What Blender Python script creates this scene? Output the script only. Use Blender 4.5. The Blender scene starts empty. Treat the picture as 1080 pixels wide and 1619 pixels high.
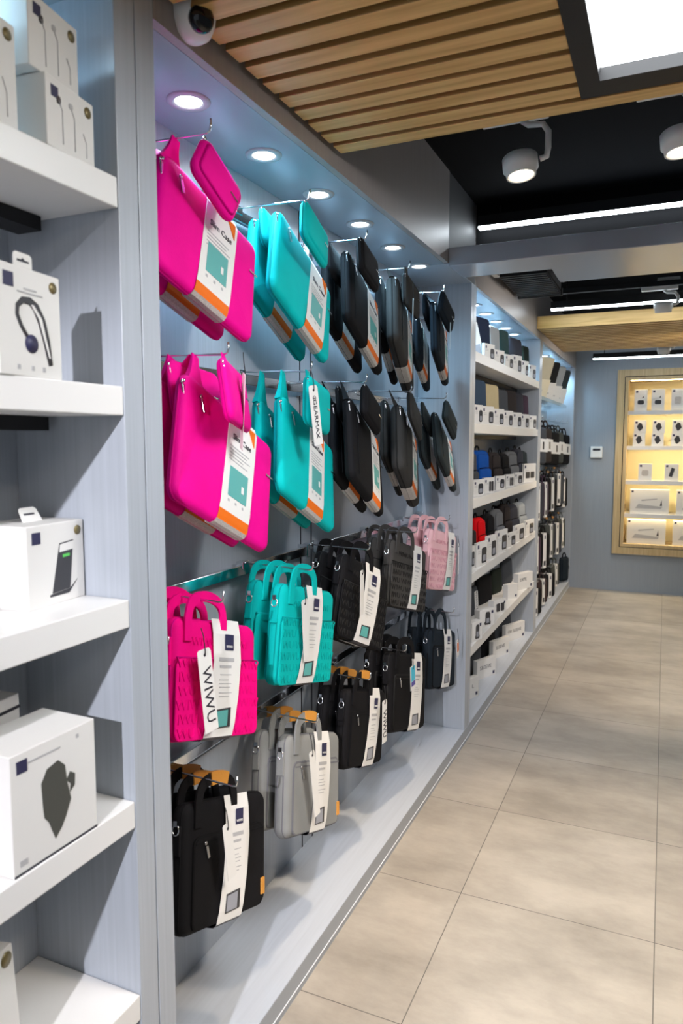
import bpy, bmesh, math, random
from mathutils import Vector, Matrix, Euler
random.seed(7)
SC = bpy.context.scene
COL = SC.collection
PI = math.pi
rad = math.radians
ORD = ['first', 'second', 'third', 'fourth', 'fifth', 'sixth', 'seventh', 'eighth']

# ------------------------------------------------------------------ materials
def _nt(name):
    m = bpy.data.materials.new(name); m.use_nodes = True
    nt = m.node_tree; b = nt.nodes['Principled BSDF']
    return m, nt, b
def _node(nt, t, **kw):
    n = nt.nodes.new(t)
    for k, v in kw.items(): setattr(n, k, v)
    return n
def mat(name, c, rough=.5, metal=0., spec=.5, var=.0, vscale=8., bump=0., bscale=120., stretch=(1, 1, 1), emit=None, es=0., alpha=1., trans=0., sheen=0., coat=0.):
    m, nt, b = _nt(name)
    b.inputs['Base Color'].default_value = (*c, 1); b.inputs['Roughness'].default_value = rough
    b.inputs['Metallic'].default_value = metal; b.inputs['Specular IOR Level'].default_value = spec
    if trans: b.inputs['Transmission Weight'].default_value = trans
    if coat: b.inputs['Coat Weight'].default_value = coat; b.inputs['Coat Roughness'].default_value = .12
    if sheen: b.inputs['Sheen Weight'].default_value = sheen
    if emit: b.inputs['Emission Color'].default_value = (*emit, 1); b.inputs['Emission Strength'].default_value = es
    if var or bump:
        tc = _node(nt, 'ShaderNodeTexCoord'); mp = _node(nt, 'ShaderNodeMapping'); mp.inputs['Scale'].default_value = stretch
        nt.links.new(tc.outputs['Object'], mp.inputs['Vector'])
    if var:
        no = _node(nt, 'ShaderNodeTexNoise'); no.inputs['Scale'].default_value = vscale; no.inputs['Detail'].default_value = 4
        nt.links.new(mp.outputs[0], no.inputs['Vector'])
        r = _node(nt, 'ShaderNodeValToRGB')
        r.color_ramp.elements[0].position = .3; r.color_ramp.elements[1].position = .7
        r.color_ramp.elements[0].color = (*[x * (1 - var) for x in c], 1); r.color_ramp.elements[1].color = (*[min(1, x * (1 + var)) for x in c], 1)
        nt.links.new(no.outputs['Fac'], r.inputs['Fac']); nt.links.new(r.outputs['Color'], b.inputs['Base Color'])
    if bump:
        n2 = _node(nt, 'ShaderNodeTexNoise'); n2.inputs['Scale'].default_value = bscale; n2.inputs['Detail'].default_value = 3
        nt.links.new(mp.outputs[0], n2.inputs['Vector'])
        bp = _node(nt, 'ShaderNodeBump'); bp.inputs['Strength'].default_value = bump; bp.inputs['Distance'].default_value = .004
        nt.links.new(n2.outputs['Fac'], bp.inputs['Height']); nt.links.new(bp.outputs['Normal'], b.inputs['Normal'])
    return m
def emitter(name, c, s):
    m = bpy.data.materials.new(name); m.use_nodes = True; nt = m.node_tree; nt.nodes.clear()
    o = _node(nt, 'ShaderNodeOutputMaterial'); e = _node(nt, 'ShaderNodeEmission')
    e.inputs['Color'].default_value = (*c, 1); e.inputs['Strength'].default_value = s
    nt.links.new(e.outputs[0], o.inputs['Surface']); return m
def wood(name, c1, c2, axis='x', rough=.45):
    m, nt, b = _nt(name)
    tc = _node(nt, 'ShaderNodeTexCoord'); mp = _node(nt, 'ShaderNodeMapping')
    mp.inputs['Scale'].default_value = {'x': (1.3, 22, 22), 'z': (22, 22, 1.3), 'y': (22, 1.3, 22)}[axis]
    nt.links.new(tc.outputs['Object'], mp.inputs['Vector'])
    no = _node(nt, 'ShaderNodeTexNoise'); no.inputs['Scale'].default_value = 2.2; no.inputs['Detail'].default_value = 6; no.inputs['Distortion'].default_value = .6
    nt.links.new(mp.outputs[0], no.inputs['Vector'])
    r = _node(nt, 'ShaderNodeValToRGB'); r.color_ramp.elements[0].position = .32; r.color_ramp.elements[1].position = .68
    r.color_ramp.elements[0].color = (*c1, 1); r.color_ramp.elements[1].color = (*c2, 1)
    nt.links.new(no.outputs['Fac'], r.inputs['Fac']); nt.links.new(r.outputs['Color'], b.inputs['Base Color'])
    b.inputs['Roughness'].default_value = rough
    return m
def floor_mat():
    m, nt, b = _nt('porcelain_tile'); L = nt.links.new
    tc = _node(nt, 'ShaderNodeTexCoord'); sep = _node(nt, 'ShaderNodeSeparateXYZ'); L(tc.outputs['Object'], sep.inputs[0])
    def line(out, off, pitch):
        a = _node(nt, 'ShaderNodeMath', operation='ADD'); a.inputs[1].default_value = off; L(out, a.inputs[0])
        d = _node(nt, 'ShaderNodeMath', operation='DIVIDE'); d.inputs[1].default_value = pitch; L(a.outputs[0], d.inputs[0])
        f = _node(nt, 'ShaderNodeMath', operation='FRACT'); L(d.outputs[0], f.inputs[0])
        s = _node(nt, 'ShaderNodeMath', operation='SUBTRACT'); s.inputs[1].default_value = .5; L(f.outputs[0], s.inputs[0])
        ab = _node(nt, 'ShaderNodeMath', operation='ABSOLUTE'); L(s.outputs[0], ab.inputs[0])
        g = _node(nt, 'ShaderNodeMath', operation='GREATER_THAN'); g.inputs[1].default_value = .5 - .0024; L(ab.outputs[0], g.inputs[0])
        fl = _node(nt, 'ShaderNodeMath', operation='FLOOR'); L(d.outputs[0], fl.inputs[0])
        return g.outputs[0], fl.outputs[0]
    gx, ix = line(sep.outputs[0], 10 * .595 + .567, .595)
    gy, iy = line(sep.outputs[1], 10 * .602 - 2.253, .602)
    mx = _node(nt, 'ShaderNodeMath', operation='MAXIMUM'); L(gx, mx.inputs[0]); L(gy, mx.inputs[1])
    cmb = _node(nt, 'ShaderNodeCombineXYZ'); L(ix, cmb.inputs[0]); L(iy, cmb.inputs[1])
    wn = _node(nt, 'ShaderNodeTexWhiteNoise'); L(cmb.outputs[0], wn.inputs['Vector'])
    n1 = _node(nt, 'ShaderNodeTexNoise'); n1.inputs['Scale'].default_value = 2.6; n1.inputs['Detail'].default_value = 8; n1.inputs['Roughness'].default_value = .68
    mp = _node(nt, 'ShaderNodeMapping'); mp.inputs['Scale'].default_value = (.8, 1.5, 1); L(tc.outputs['Object'], mp.inputs[0]); L(mp.outputs[0], n1.inputs['Vector'])
    ad = _node(nt, 'ShaderNodeMath', operation='MULTIPLY_ADD'); ad.inputs[1].default_value = .12; L(wn.outputs['Value'], ad.inputs[0]); L(n1.outputs['Fac'], ad.inputs[2])
    r = _node(nt, 'ShaderNodeValToRGB'); r.color_ramp.elements[0].position = .38; r.color_ramp.elements[1].position = .74
    r.color_ramp.elements[0].color = (.26, .232, .20, 1); r.color_ramp.elements[1].color = (.43, .387, .335, 1)
    L(ad.outputs[0], r.inputs['Fac'])
    mix = _node(nt, 'ShaderNodeMix', data_type='RGBA'); L(mx.outputs[0], mix.inputs['Factor']); L(r.outputs['Color'], mix.inputs[6])
    mix.inputs[7].default_value = (.115, .105, .095, 1); L(mix.outputs[2], b.inputs['Base Color'])
    b.inputs['Roughness'].default_value = .42; b.inputs['Specular IOR Level'].default_value = .35
    return m

LAM = (.385, .42, .47)
M = {
 'floor': floor_mat(),
 'lam': mat('blue_grey_laminate', LAM, .28, var=.06, vscale=5, stretch=(30, 30, .5), spec=.5),
 'soffit': mat('soffit_lacquer', (.29, .33, .38), .2, spec=.6),
 'fascia': mat('taupe_laminate', (.32, .29, .275), .4, var=.06, vscale=5, stretch=(30, 30, .5)),
 'fasciadark': mat('dark_grey_panel', (.06, .06, .062), .6),
 'plinth': mat('plinth_laminate', (.50, .54, .61), .35, var=.04, vscale=5, stretch=(20, .6, 20)),
 'kick': mat('kick_laminate', (.33, .36, .40), .4),
 'creamback': mat('cream_back_panel', (.82, .74, .50), .5),
 'creamband': mat('cream_wrapper', (.70, .64, .48), .6),
 'whiteline': mat('toe_trim', (.72, .75, .8), .35),
 'wall': mat('wall_laminate', (.30, .335, .375), .45, var=.04, vscale=5, stretch=(20, 20, .6)),
 'shelf': mat('white_shelf_lacquer', (.76, .755, .745), .32),
 'black': mat('black_ceiling_paint', (.004, .004, .0045), .9, spec=.1),
 'blackmetal': mat('black_metal', (.008, .008, .009), .5, spec=.3),
 'beam': mat('beam_lacquer', (.46, .49, .56), .24, metal=.3),
 'steel': mat('brushed_steel', (.6, .6, .6), .28, metal=.9),
 'chrome': mat('chrome', (.75, .77, .8), .12, metal=1.),
 'zipmetal': mat('zip_metal', (.55, .55, .56), .25, metal=1.),
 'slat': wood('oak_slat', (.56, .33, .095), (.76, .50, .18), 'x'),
 'slatshade': wood('oak_slat_side_shade', (.33, .185, .055), (.46, .275, .095), 'x'),
 'slatback': mat('slat_backing', (.10, .05, .018), .7),
 'oakframe': wood('oak_frame', (.50, .36, .18), (.64, .49, .27), 'z'),
 'dlring': mat('downlight_ring', (.42, .43, .45), .4),
 'white': mat('white_plastic', (.80, .80, .78), .35),
 'card': mat('white_card', (.72, .71, .69), .55),
 'paper': mat('paper_band', (.74, .73, .71), .6),
 'hatch': mat('grey_print', (.48, .45, .42), .6, var=.25, vscale=400),
 'orange': mat('orange_print', (.74, .15, .010), .6, spec=.2),
 'tealprint': mat('teal_print', (.10, .38, .36), .5),
 'greyprint': mat('grey_print_bag', (.30, .31, .35), .5),
 'ink': mat('black_ink', (.02, .02, .03), .5),
 'navyink': mat('navy_ink', (.022, .022, .07), .5),
 'greyink': mat('grey_ink', (.42, .42, .43), .6),
 'softink': mat('soft_black_ink', (.10, .10, .11), .6),
 'gold': mat('gold_sticker', (.20, .16, .07), .35, metal=.4),
 'glow': emitter('diffuser_glow', (.93, .97, 1.), 14.),
 'strip': emitter('led_strip_glow', (.84, .93, 1.), 22.),
 'dlglow': emitter('downlight_glow', (.93, .97, 1.), 14.),
 'spotglow': emitter('spot_glow', (1., .86, .66), 14.),
 'warmstrip': emitter('cabinet_strip_glow', (1., .78, .42), 34.),
 'lensglass': mat('lens_glass', (.004, .004, .005), .08),
 'acrylic': mat('clear_acrylic', (.85, .95, .93), .05, trans=.9),
 'leather': mat('tan_leather', (.62, .27, .04), .5, bump=.2, bscale=200),
 'string': mat('black_cord', (.01, .01, .01), .7),
 'greenprint': mat('green_print', (.10, .55, .10), .5),
 'screen': mat('printed_screen', (.035, .035, .04), .4),
 'cyanprint': mat('cyan_print', (.06, .45, .62), .5),
 'lilac': mat('lilac_print', (.09, .07, .30), .5),
 'roseprint': mat('rose_print', (.55, .12, .25), .5),
}
FAB = {}
def fab(name, c, rough=.75, bump=.12, bscale=300., sheen=.0, var=.05):
    if name not in FAB: FAB[name] = mat(name, c, rough, spec=.12, var=var, vscale=12, bump=bump, bscale=bscale, sheen=sheen)
    return FAB[name]
PINK = fab('hot_pink_neoprene', (.80, .0, .265), .7); PINKD = fab('hot_pink_zip', (.60, .0, .19))
TEAL = fab('teal_neoprene', (.0, .46, .45), .7); TEALD = fab('teal_zip', (.0, .28, .27))
BLK = fab('black_fabric', (.0075, .0072, .0085)); BLKD = fab('black_zip', (.006, .006, .007))
GRY = fab('charcoal_fabric', (.042, .041, .040)); GRYD = fab('charcoal_zip', (.018, .018, .018))
NVY = fab('blue_black_fabric', (.012, .018, .026)); NVYD = fab('blue_black_zip', (.006, .008, .012))
SLT = fab('slate_fabric', (.028, .036, .038)); SLTD = fab('slate_zip', (.012, .014, .015))
ROSE = fab('pale_pink_fabric', (.74, .45, .49)); ROSED = fab('pale_pink_trim', (.62, .33, .38))
LGRY = fab('light_grey_fabric', (.235, .24, .238)); LGRYD = fab('light_grey_trim', (.16, .16, .175))
DGRY = fab('dark_grey_woven', (.055, .052, .050))
PINKB = fab('hot_pink_bag', (.82, .0, .20)); TEALB = fab('teal_bag', (.0, .43, .41)); TEALE = fab('teal_emboss', (.0, .345, .33))

# ------------------------------------------------------------------ mesh helpers
class MB:
    def __init__(s): s.b = bmesh.new(); s.mats = []; s.cur = 0
    def m(s, material):
        if material not in s.mats: s.mats.append(material)
        s.cur = s.mats.index(material); return s
    def _f(s, vs, smooth=False):
        try: f = s.b.faces.new(vs)
        except ValueError: return None
        f.material_index = s.cur; f.smooth = smooth; return f
    def box(s, x0, x1, y0, y1, z0, z1, bev=0.):
        if bev > 0:
            bb = bmesh.new(); bmesh.ops.create_cube(bb, size=1)
            for v in bb.verts: v.co = Vector(((x0 + x1) / 2 + v.co.x * (x1 - x0), (y0 + y1) / 2 + v.co.y * (y1 - y0), (z0 + z1) / 2 + v.co.z * (z1 - z0)))
            bmesh.ops.bevel(bb, geom=bb.edges[:], offset=bev, segments=2, affect='EDGES', profile=.5)
            mp = {v: s.b.verts.new(v.co) for v in bb.verts}
            for f in bb.faces: s._f([mp[v] for v in f.verts])
            bb.free(); return s
        v = [s.b.verts.new((x, y, z)) for z in (z0, z1) for y in (y0, y1) for x in (x0, x1)]
        for q in ((0, 2, 3, 1), (4, 5, 7, 6), (0, 1, 5, 4), (2, 6, 7, 3), (0, 4, 6, 2), (1, 3, 7, 5)): s._f([v[i] for i in q])
        return s
    def loft(s, rings, cap0=True, cap1=True, closed=True, smooth=True):
        R = [[s.b.verts.new(p) for p in r] for r in rings]
        n = len(R[0])
        for a, b in zip(R, R[1:]):
            for i in range(n if closed else n - 1):
                j = (i + 1) % n; s._f([a[i], a[j], b[j], b[i]], smooth)
        if cap0: s._f(list(reversed(R[0])), smooth)
        if cap1: s._f(R[-1], smooth)
        return s
    def tube(s, path, r, n=8, closed=False):
        P = [Vector(p) for p in path]; rings = []
        for i, p in enumerate(P):
            a = P[i - 1] if (i > 0 or closed) else p; c = P[(i + 1) % len(P)] if (i < len(P) - 1 or closed) else p
            t = (c - a).normalized(); u = t.orthogonal().normalized()
            ref = Vector((0, 1, 0)) if abs(t.y) < .9 else Vector((1, 0, 0))
            u = t.cross(ref).normalized(); w = t.cross(u)
            rr = r[i] if isinstance(r, (list, tuple)) else r
            rings.append([p + u * rr * math.cos(2 * PI * k / n) + w * rr * math.sin(2 * PI * k / n) for k in range(n)])
        if closed: rings.append(rings[0]); return s._closed(rings)
        return s.loft(rings)
    def _closed(s, rings):
        R = [[s.b.verts.new(p) for p in r] for r in rings[:-1]]; n = len(R[0])
        for k in range(len(R)):
            a, b = R[k], R[(k + 1) % len(R)]
            for i in range(n): j = (i + 1) % n; s._f([a[i], a[j], b[j], b[i]], True)
        return s
    def strap(s, path, width, thick, wdir=None):
        """flat ribbon; wdir fixed width direction, else the in-plane (xz) normal"""
        P = [Vector(p) for p in path]; rings = []
        for i, p in enumerate(P):
            t = (P[min(i + 1, len(P) - 1)] - P[max(i - 1, 0)]).normalized()
            if wdir is not None: w = Vector(wdir)
            else: w = t.cross(Vector((0, 1, 0))).normalized()
            nn = t.cross(w).normalized()
            a, b = w * width / 2, nn * thick / 2
            rings.append([p - a - b, p + a - b, p + a + b, p - a + b])
        return s.loft(rings, smooth=False)
    def ribbon(s, rows, thick):
        """rows: list of (left point, right point, outward normal)"""
        rings = []
        for l, r, nn in rows:
            l, r, nn = Vector(l), Vector(r), Vector(nn) * thick
            rings.append([l, r, r + nn, l + nn])
        return s.loft(rings, smooth=False)
    def lathe(s, prof, n=24, axis='z', c=(0, 0, 0), smooth=True):
        rings = []
        for r, h in prof:
            ring = []
            for k in range(n):
                a = 2 * PI * k / n
                q = (r * math.cos(a), r * math.sin(a), h)
                if axis == 'y': q = (q[0], h, q[1])
                if axis == 'x': q = (h, q[0], q[1])
                ring.append(Vector(q) + Vector(c))
            rings.append(ring)
        return s.loft(rings, smooth=smooth)
    def poly(s, pts, y0, y1):
        """extruded outline in the xz plane between y0 and y1"""
        return s.loft([[(x, y0, z) for x, z in pts], [(x, y1, z) for x, z in pts]], smooth=False)
    def obj(s, name, parent=None, flat=False):
        bmesh.ops.recalc_face_normals(s.b, faces=s.b.faces[:])
        me = bpy.data.meshes.new(name); s.b.to_mesh(me); s.b.free()
        for m_ in s.mats: me.materials.append(m_)
        o = bpy.data.objects.new(name, me); COL.objects.link(o)
        if parent is not None: o.parent = parent
        return o
def rrect(w, h, r, n=5):
    pts = []
    for cx, cz, a0 in ((w / 2 - r, h / 2 - r, 0), (-w / 2 + r, h / 2 - r, 90), (-w / 2 + r, -h / 2 + r, 180), (w / 2 - r, -h / 2 + r, 270)):
        for k in range(n + 1):
            a = rad(a0 + 90 * k / n); pts.append((cx + r * math.cos(a), cz + r * math.sin(a)))
    return pts
def pillow(mb, w, h, t, r, y0=0., bulge=.003, e=None, n=5, cx=0., cz=0.):
    """soft slab: front face at y0 (facing -Y), back at y0+t"""
    e = e or t * .55; rings = []
    def ring(ins, y): return [(cx + x, y, cz + z) for x, z in rrect(w - 2 * ins, h - 2 * ins, max(r - ins, .004), n)]
    ym = y0 + t / 2
    m = min(w, h) * .36
    rings.append(ring(m, y0 - bulge)); rings.append(ring(m * .55, y0 - bulge * .7)); rings.append(ring(m * .3, y0 - bulge * .3))
    for k in range(9):
        a = -PI / 2 + PI * k / 8
        rings.append(ring(e * (1 - math.cos(a)), ym + t / 2 * math.sin(a)))
    rings.append(ring(m * .3, y0 + t + bulge * .3)); rings.append(ring(m, y0 + t + bulge))
    return mb.loft(rings)
_txt = {}
def text(body, size, material, parent, x, y, z, rot_in_plane=0., name='lettering', align='CENTER', ext=.0004, sx=1.):
    key = (body, align)
    if key not in _txt:
        c = bpy.data.curves.new('t', 'FONT'); c.body = body; c.align_x = align; c.align_y = 'CENTER'; c.size = 1; c.extrude = .01; c.resolution_u = 2
        o = bpy.data.objects.new('t', c); COL.objects.link(o)
        dg = bpy.context.evaluated_depsgraph_get()
        me = bpy.data.meshes.new_from_object(o.evaluated_get(dg)); bpy.data.objects.remove(o); _txt[key] = me
    me = _txt[key].copy(); me.materials.clear(); me.materials.append(material)
    for v in me.vertices: v.co = Vector((v.co.x * size * sx, v.co.y * size, v.co.z * ext * 100))
    o = bpy.data.objects.new(name, me); COL.objects.link(o); o.parent = parent
    o.matrix_local = Matrix.Translation((x, y, z)) @ Matrix.Rotation(PI / 2, 4, 'X') @ Matrix.Rotation(rot_in_plane, 4, 'Z')
    return o
def tag(o, label, cat, group=None, kind=None):
    if label: o['label'] = label
    if cat: o['category'] = cat
    if group: o['group'] = group
    if kind: o['kind'] = kind
    return o
def thing(name, label, cat, loc, yaw=0., roll=0., tilt=0., group=None, face_aisle=True):
    o = bpy.data.objects.new(name, None); COL.objects.link(o); o.empty_display_size = .05
    o.rotation_mode = 'YXZ'
    o.rotation_euler = (rad(tilt), rad(roll), rad(yaw) + (PI / 2 if face_aisle else 0)); o.location = loc
    return tag(o, label, cat, group)
def struct(o): o['kind'] = 'structure'; return o
def dup(o, parent=None):
    c = o.copy(); COL.objects.link(c)
    if parent is not None:
        c.parent = parent
    for ch in o.children: dup(ch, c)
    return c
def quad_part(name, m, parent, x0, x1, z0, z1, y, t=.0006):
    return MB().m(m).box(x0, x1, y - t, y, z0, z1).obj(name, parent)

# ------------------------------------------------------------------ room shell
XF, XB = -.86, -1.12           # front plane and back plane of the wall bays
YE = 7.78
CEIL = 2.62
struct(MB().m(M['floor']).box(-1.14, 2.4, -2.2, YE + .4, -.03, 0).obj('floor'))
struct(MB().m(M['lam']).box(XB - .03, XB, -1.2, YE, 0, CEIL).obj('wall_left'))
struct(MB().m(M['wall']).box(2.4, 2.45, -2.2, YE, 0, CEIL).obj('wall_right'))
struct(MB().m(M['black']).box(-1.15, 2.4, -2.2, YE, CEIL, CEIL + .04).obj('ceiling'))
# end wall with the opening for the display cabinet
CX0, CX1, CZ0, CZ1 = -.385, .80, .475, 2.13
w = MB().m(M['wall'])
w.box(-1.14, CX0 - .07, YE, YE + .05, 0, CEIL); w.box(CX1 + .07, 2.4, YE, YE + .05, 0, CEIL)
w.box(CX0 - .07, CX1 + .07, YE, YE + .05, 0, CZ0 - .09); w.box(CX0 - .07, CX1 + .07, YE, YE + .05, CZ1 + .085, CEIL)
struct(w.obj('wall_back'))
struct(MB().m(M['kick']).box(-.4655, -.4635, YE - .0015, YE, 0, .385).obj('trim_1'))

# pillars: front post + side panel, with the joint between the two units
def pillar(i, y0, y1, ztop):
    ys = (y0 + y1) / 2
    b = MB().m(M['lam'])
    b.box(XB, XF, y0, ys - .0012, .075, ztop, .0015); b.box(XB, XF, ys + .0012, y1, .075, ztop, .0015)
    b.m(M['kick']).box(XB, XF - .004, ys - .0012, ys + .0012, .075, ztop)
    return struct(b.obj('pillar'))
for i, (a, b_) in enumerate(((1.004, 1.108), (3.432, 3.532), (5.485, 5.605), (7.69, 7.78))): pillar(i, a, b_, 2.25 if i else CEIL)
BAYS = {'A': (-1.0, 1.004), 'B': (1.108, 3.432), 'C': (3.532, 5.485), 'D': (5.605, 7.69)}
for k, (a, b_) in BAYS.items():
    struct(MB().m(M['soffit']).box(XB, XF - .021, a, b_, 2.25, 2.28).obj('ceiling_soffit'))
f = MB().m(M['fascia'])
f.box(XF - .02, XF, 1.108, 3.03, 2.25, CEIL); f.box(XF - .02, XF - .002, 3.50, YE, 2.25, CEIL); f.box(XF - .02, XF, -1., 1.004, 2.25, CEIL)
f.m(M['fasciadark']).box(XF - .02, XF - .002, 3.03, 3.50, 2.25, CEIL)  # darker, greyer matte stretch of the fascia past the beam front
struct(f.obj('trim_2'))
# plinth under all bays with the toe line
p = MB().m(M['plinth']).box(XB, XF, -1., YE, .0215, .075)
p.m(M['kick']).box(XF, XF + .001, -1., YE, .0215, .073)
p.m(M['whiteline']).box(XB, XF + .003, -1., YE, .0185, .0215)
p.m(M['kick']).box(XB, XF + .001, -1., YE, 0, .0185)
struct(p.obj('baseboard_left'))
# slotted uprights in the bag bay
for k, y in enumerate((2.17, 2.25)):
    struct(MB().m(M['ink']).box(XB, XB + .0015, y - .003, y + .003, .075, 2.25).obj('trim_%d' % (k + 3)))
for k, y in enumerate((.62, .70)):
    struct(MB().m(M['ink']).box(XB, XB + .0015, y - .003, y + .003, .075, 2.25).obj('trim_%d' % (k + 5)))

# beams across the aisle
struct(MB().m(M['beam']).box(XF, 2.4, 3.03, 3.262, 2.236, 2.312, .004).obj('beam'))
struct(MB().m(M['beam']).box(-.48, 2.4, 3.264, 3.59, 2.248, 2.275, .002).obj('beam'))
struct(MB().m(M['lam']).box(XB, XF, 3.034, 3.44, 2.2485, 2.2495).obj('trim_7'))
struct(MB().m(M['black']).box(XF, 2.4, 3.50, 3.53, 2.33, CEIL).obj('beam'))

# timber slat ceilings: slats run across the aisle
PX0, PX1, PY0, PY1 = -.207, .62, .86, 1.817
def slats(y_hi, n, z, pitch, wdt, hgt, x0, x1, hole=None):
    b = MB().m(M['slat'])
    for k in range(n):
        a, c = y_hi - k * pitch - wdt, y_hi - k * pitch
        if hole and c > hole[2] and a < hole[3]:
            b.box(x0, hole[0] - .001, a, c, z, z + hgt, .002); b.box(hole[1] + .001, x1, a, c, z, z + hgt, .002)
        else: b.box(x0, x1, a, c, z, z + hgt, .002)
    b.m(M['slatshade']); b.b.normal_update()  # darker wood on the slat sides paints in the shade of the gaps
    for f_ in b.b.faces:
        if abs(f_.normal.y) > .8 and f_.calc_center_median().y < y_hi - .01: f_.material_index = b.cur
    b.m(M['slatback']).box(x0, x1, y_hi - n * pitch, y_hi, z + hgt + .0, z + hgt + .012)
    return struct(b.obj('ceiling_slats'))
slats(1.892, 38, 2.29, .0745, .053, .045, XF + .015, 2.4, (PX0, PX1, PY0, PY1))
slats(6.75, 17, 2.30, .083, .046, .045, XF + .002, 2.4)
struct(MB().m(M['slat']).box(XF + .002, 2.4, 5.318, 5.335, 2.30, 2.385).obj('ceiling_slats_edge'))

# ------------------------------------------------------------------ ceiling fixtures
t = thing('panel_light', 'bright square ceiling light panel in a black frame among the timber slats', 'ceiling light', (0, 0, 0), face_aisle=False)
t.rotation_euler = (0, 0, 0)
b = MB().m(M['blackmetal'])
IX0, IX1, IY0, IY1 = PX0 + .046, PX1 - .046, PY0 + .046, PY1 - .074
for x0, x1, y0, y1 in ((PX0, IX0, PY0, PY1), (IX1, PX1, PY0, PY1), (IX0, IX1, PY0, IY0), (IX0, IX1, IY1, PY1)): b.box(x0, x1, y0, y1, 2.284, 2.36)
b.obj('frame', t)
MB().m(M['glow']).box(IX0, IX1, IY0, IY1, 2.312, 2.32).obj('diffuser', t)

def led(x0, x1, y, z, label, hang=0.):
    t = thing('linear_lamp', label, 'ceiling light', (0, 0, 0), group='linear LED lamps across the ceiling', face_aisle=False)
    MB().m(M['blackmetal']).box(x0, x1, y - .02, y + .02, z + .004, z + .05).obj('housing', t)
    MB().m(M['strip']).box(x0 + .002, x1 - .002, y - .018, y + .018, z - .006, z + .004).obj('diffuser', t)
    for x in (x0 + .1, (x0 + x1) / 2, x1 - .1): MB().m(M['blackmetal']).tube([(x, y, z + .05), (x, y, CEIL)], .004, 6).obj('suspension_rod', t)
led(-.838, 1.9, 3.46, 2.50, 'long white linear lamp above the grey cross beam by the bag bay')
led(-.735, 1.9, 5.10, 2.387, 'white linear lamp in front of the far timber slat ceiling')
led(-.655, 1.9, 7.30, 2.285, 'white linear lamp beyond the far slats, before the end wall')

def downlight(y, bay, label, grp):
    t = thing('downlight', label, 'downlight', (-.99, y, 2.25), group=grp, face_aisle=False)
    MB().m(M['dlring']).lathe([(.030, .002), (.030, -.003), (.036, -.005), (.047, -.003), (.049, .002)], 28).obj('trim_ring', t)
    MB().m(M['dlglow']).lathe([(.001, -.0015), (.0295, -.0015), (.0295, .001), (.001, .001)], 24).obj('lens', t)
    l = bpy.data.lights.new('downlight_lamp', 'SPOT'); l.energy = DLE[bay]; l.color = (.42, .75, 1.); l.spot_size = rad(150); l.spot_blend = .9; l.shadow_soft_size = .03
    lo = bpy.data.objects.new('downlight_lamp', l); COL.objects.link(lo); lo.location = (-.99, y, 2.238)
DLE = {'A': 6., 'B': 12., 'C': 14., 'D': 14.}
g = 'recessed downlights over the bag bay'
for k in range(6): downlight(1.392 + .3285 * k, 'B', 'round recessed downlight in the soffit over the hanging bags, %s from the camera end' % ORD[k], g)
for k in range(6): downlight(3.70 + .293 * k, 'C', 'round recessed downlight over the backpack shelves, %s from the bag bay' % ORD[k], 'recessed downlights over the backpack shelves')
for k in range(6): downlight(5.855 + .344 * k, 'D', 'round recessed downlight over the farthest bay, %s from the backpack shelves' % ORD[k], 'recessed downlights over the farthest bay')
for k in range(3): downlight(.80 - .32 * k, 'A', 'round recessed downlight over the boxed gadget shelves, %s from the bag bay' % ORD[k], 'recessed downlights over the gadget shelves')

def spot(x, y, z, label, aim=(0, 0, -1), energy=60, size=70, arm=True, top=None):
    d = Vector(aim).normalized()
    t = thing('track_spotlight', label, 'spotlight', (x, y, z), group='white track spotlights', face_aisle=False)
    q = Vector((0, 0, -1)).rotation_difference(d).to_matrix()
    def T(mb):
        for v in mb.b.verts: v.co = q @ v.co
        return mb
    T(MB().m(M['white']).lathe([(.001, .064), (.052, .064), (.056, .060), (.056, .022), (.049, .020), (.047, .0), (.041, .0), (.041, .012), (.001, .012)], 28)).obj('lamp_head', t)
    T(MB().m(M['spotglow']).lathe([(.001, .009), (.040, .009), (.040, .0115), (.001, .0115)], 24)).obj('lens', t)
    zt = (top or z + .17) - z
    MB().m(M['white']).tube([(.058, 0, .045), (.078, 0, .05), (.082, 0, .075), (.082, 0, zt - .045), (.065, 0, zt - .02), (.02, 0, zt - .015), (.0, 0, zt)], .010, 8).obj('arm', t)
    MB().m(M['white']).box(-.13, .08, -.017, .017, zt, zt + .025, .003).obj('track_adapter', t)
    l = bpy.data.lights.new('spot_lamp', 'SPOT'); l.energy = energy; l.color = (1., .80, .57); l.spot_size = rad(size); l.spot_blend = .7; l.shadow_soft_size = .04
    lo = bpy.data.objects.new('spot_lamp', l); COL.objects.link(lo); lo.location = Vector((x, y, z)) + d * .01
    lo.rotation_euler = d.to_track_quat('-Z', 'Y').to_euler()
spot(-.458, 2.45, 2.355, 'white track spotlight hanging just beyond the timber slats, beside the bag bay', (.12, -.10, -1), 85, 70, top=2.525)
spot(.010, 2.45, 2.355, 'white track spotlight cut by the picture edge, beyond the timber slats', (.1, -.06, -1), 85, 70, top=2.525)
spot(-.045, 5.00, 2.305, 'small white track spotlight under the linear lamp before the far slats', (0, .2, -1), 75, 90, top=2.44)
spot(-.045, 7.00, 2.275, 'small white track spotlight past the far slats near the end wall', (0, .3, -1), 35, 90, top=2.44)
for k, y in enumerate((2.45, 5.0, 7.0)):
    tag(MB().m(M['blackmetal']).box(-.75, 2.2, y - .018, y + .018, (2.55, 2.465, 2.465)[k], (2.58, 2.495, 2.495)[k]).obj('light_track'),
        ('black ceiling track of the spotlights beyond the timber slats', 'black ceiling track before the far slat ceiling', 'black ceiling track near the end wall')[k], 'light track', 'black ceiling tracks')
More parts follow.
